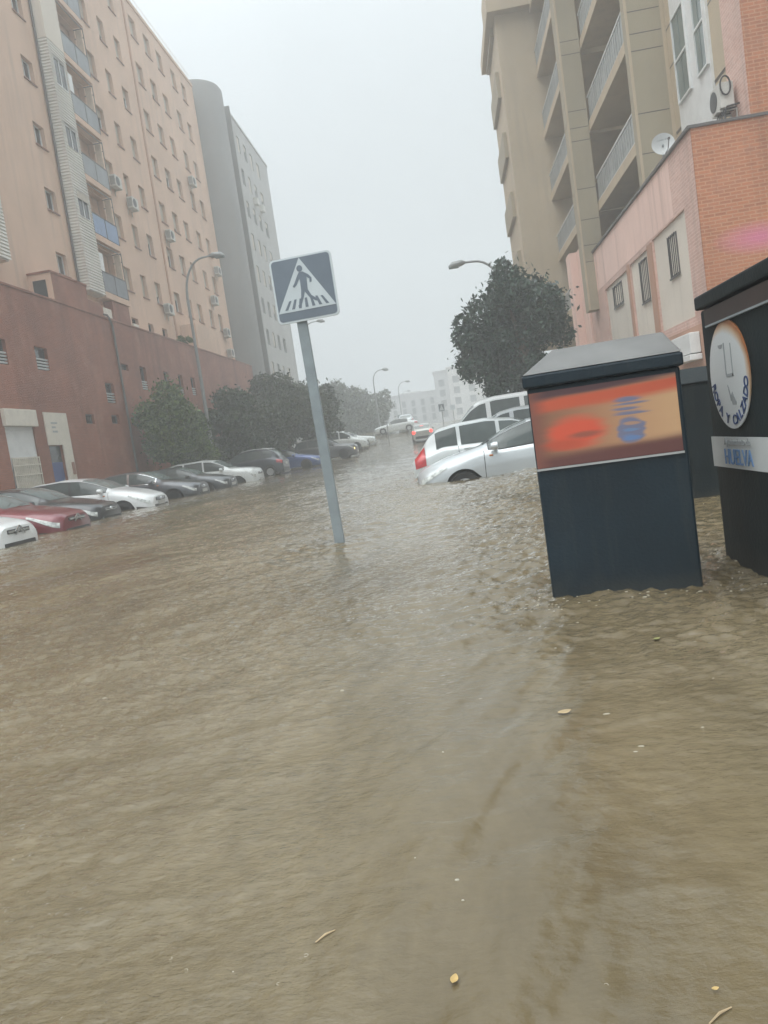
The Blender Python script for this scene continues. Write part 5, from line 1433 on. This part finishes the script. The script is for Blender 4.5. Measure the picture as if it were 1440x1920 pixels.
# ================================================================== THINGS FLOATING ON THE WATER
def leaf_obj(x, y, L_, ang, mat, label, name='fallen_leaf', cat='leaf'):
    z = float(zw(y)) + float(wave_height(np.array([x]), np.array([y]))[0]) + .006
    t = MB(); n = 9
    for i in range(n):
        f = i / (n - 1); w_ = L_ * .32 * math.sin(math.pi * min(1, f * .93 + .05)) ** .8; zz = .10 * L_ * (f - .5) ** 2 * 2
        t.v += [((f - .5) * L_, -w_, zz + .05 * L_), ((f - .5) * L_, 0, zz), ((f - .5) * L_, w_, zz + .05 * L_)]
    for i in range(n - 1):
        for k in (0, 1): t.f.append((3 * i + k, 3 * i + 3 + k, 3 * i + 4 + k, 3 * i + 1 + k)); t.m.append(0)
    o = t.build(name, mat, None, smooth=True); o.location = (x, y, z); o.rotation_euler = (.05, -.04, ang)
    tag(o, label, cat, 'leaves floating on the flood')
leaf_obj(-.12, 1.20, .021, 1.3, M['dead_leaf'], 'yellow leaf floating alone in the centre foreground')
leaf_obj(.22, 2.30, .042, .25, M['tan_leaf'], 'pale tan leaf floating in the middle of the smooth water')
leaf_obj(.50, 1.27, .022, .8, M['green_leaf'], 'yellow-green leaf floating in the right foreground')
leaf_obj(.28, 1.13, .011, .1, M['dead_leaf'], 'tiny yellowish leaf floating by the thin pale stem')
leaf_obj(.66, 2.95, .03, .5, M['green_leaf'], 'small green leaf floating in the rippled water before the teal bin')
for (x, y, L_, ang, lab) in ((-.36, 1.33, .045, .75, 'short pale twig floating in the left foreground'), (.27, 1.08, .05, .6, 'thin pale stem floating at the bottom right of the water')):
    z = float(wave_height(np.array([x]), np.array([y]))[0]) + .004
    m = MB(); m.tube([(x - L_ / 2 * math.cos(ang), y - L_ / 2 * math.sin(ang), z - .003), (x, y + .002, z), (x + L_ / 2 * math.cos(ang), y + L_ / 2 * math.sin(ang), z - .002)], [.0012, .002, .001], 6)
    tag(m.build('floating_twig', M['twig'], None, smooth=True), lab, 'twig')
r = np.random.default_rng(5); m = MB()
for i in range(60):
    y = .95 + 9 * r.random() ** 2.2; x = r.uniform(-.62, .5) * y * 1.05
    z = float(wave_height(np.array([x]), np.array([y]))[0])
    s = r.uniform(.0010, .0030) * (1 + .22 * y)
    k0 = len(m.v); e = r.uniform(1, 3.2)
    m.lathe([(s, z - .001), (s * .8, z + s * .4), (.0001, z + s * .55)], 'z', (x, y, 0), 7)
    m.v[k0:] = [(x + (a - x) * e, b, c) for a, b, c in m.v[k0:]]
for (cx, cy, rx, ry, cnt) in ((-1.2, 7.1, .25, .18, 40), (.42, 3.85, .16, .25, 45), (.75, 3.70, .35, .05, 45), (1.35, 4.1, .06, .4, 30), (-.85, 14.6, .4, .6, 30)):
    for i in range(cnt):
        x = cx + r.normal() * rx; y = cy + r.normal() * ry
        z = float(wave_height(np.array([x]), np.array([y]))[0]); s = r.uniform(.0012, .0032) * (1 + .18 * y)
        k0 = len(m.v); e = r.uniform(1, 2.5)
        m.lathe([(s, z - .001), (s * .8, z + s * .4), (.0001, z + s * .5)], 'z', (x, y, 0), 7)
        m.v[k0:] = [(x + (a - x) * e, b, c) for a, b, c in m.v[k0:]]
for i in range(16):                                   # bubbles burst open by the rain: little rings
    y = .95 + 3.2 * r.random() ** 1.6; x = r.uniform(-.62, .42) * y; s = r.uniform(.0022, .0042) * (.7 + .3 * y)
    z = float(wave_height(np.array([x]), np.array([y]))[0])
    a0 = r.uniform(0, 6.28); aa = np.linspace(a0, a0 + r.uniform(2.5, 5.5), 9)
    m.tube([(x + s * math.cos(t_), y + s * math.sin(t_), z) for t_ in aa], s * .13, 5)
tag(m.build('foam', M['foam'], None, smooth=True), 'white bubbles and specks of foam scattered over the flood', 'foam', kind='stuff')

# ================================================================== RAIN HAZE
m = MB(); m.box(-95, 95, -30, 205, -3, 46)
hz = m.build('haze', None, None)
hz.data.materials.clear()
hm = bpy.data.materials.new('rain_haze'); hm.use_nodes = True
hn = hm.node_tree.nodes; hn.clear()
ho = hn.new('ShaderNodeOutputMaterial'); hv = hn.new('ShaderNodeVolumePrincipled')
hv.inputs['Color'].default_value = (.93, .96, .97, 1)
hv.inputs['Density'].default_value = .0052
hv.inputs['Anisotropy'].default_value = .25
hm.node_tree.links.new(hv.outputs['Volume'], ho.inputs['Volume'])
hz.data.materials.append(hm)
tag(hz, kind='stuff')
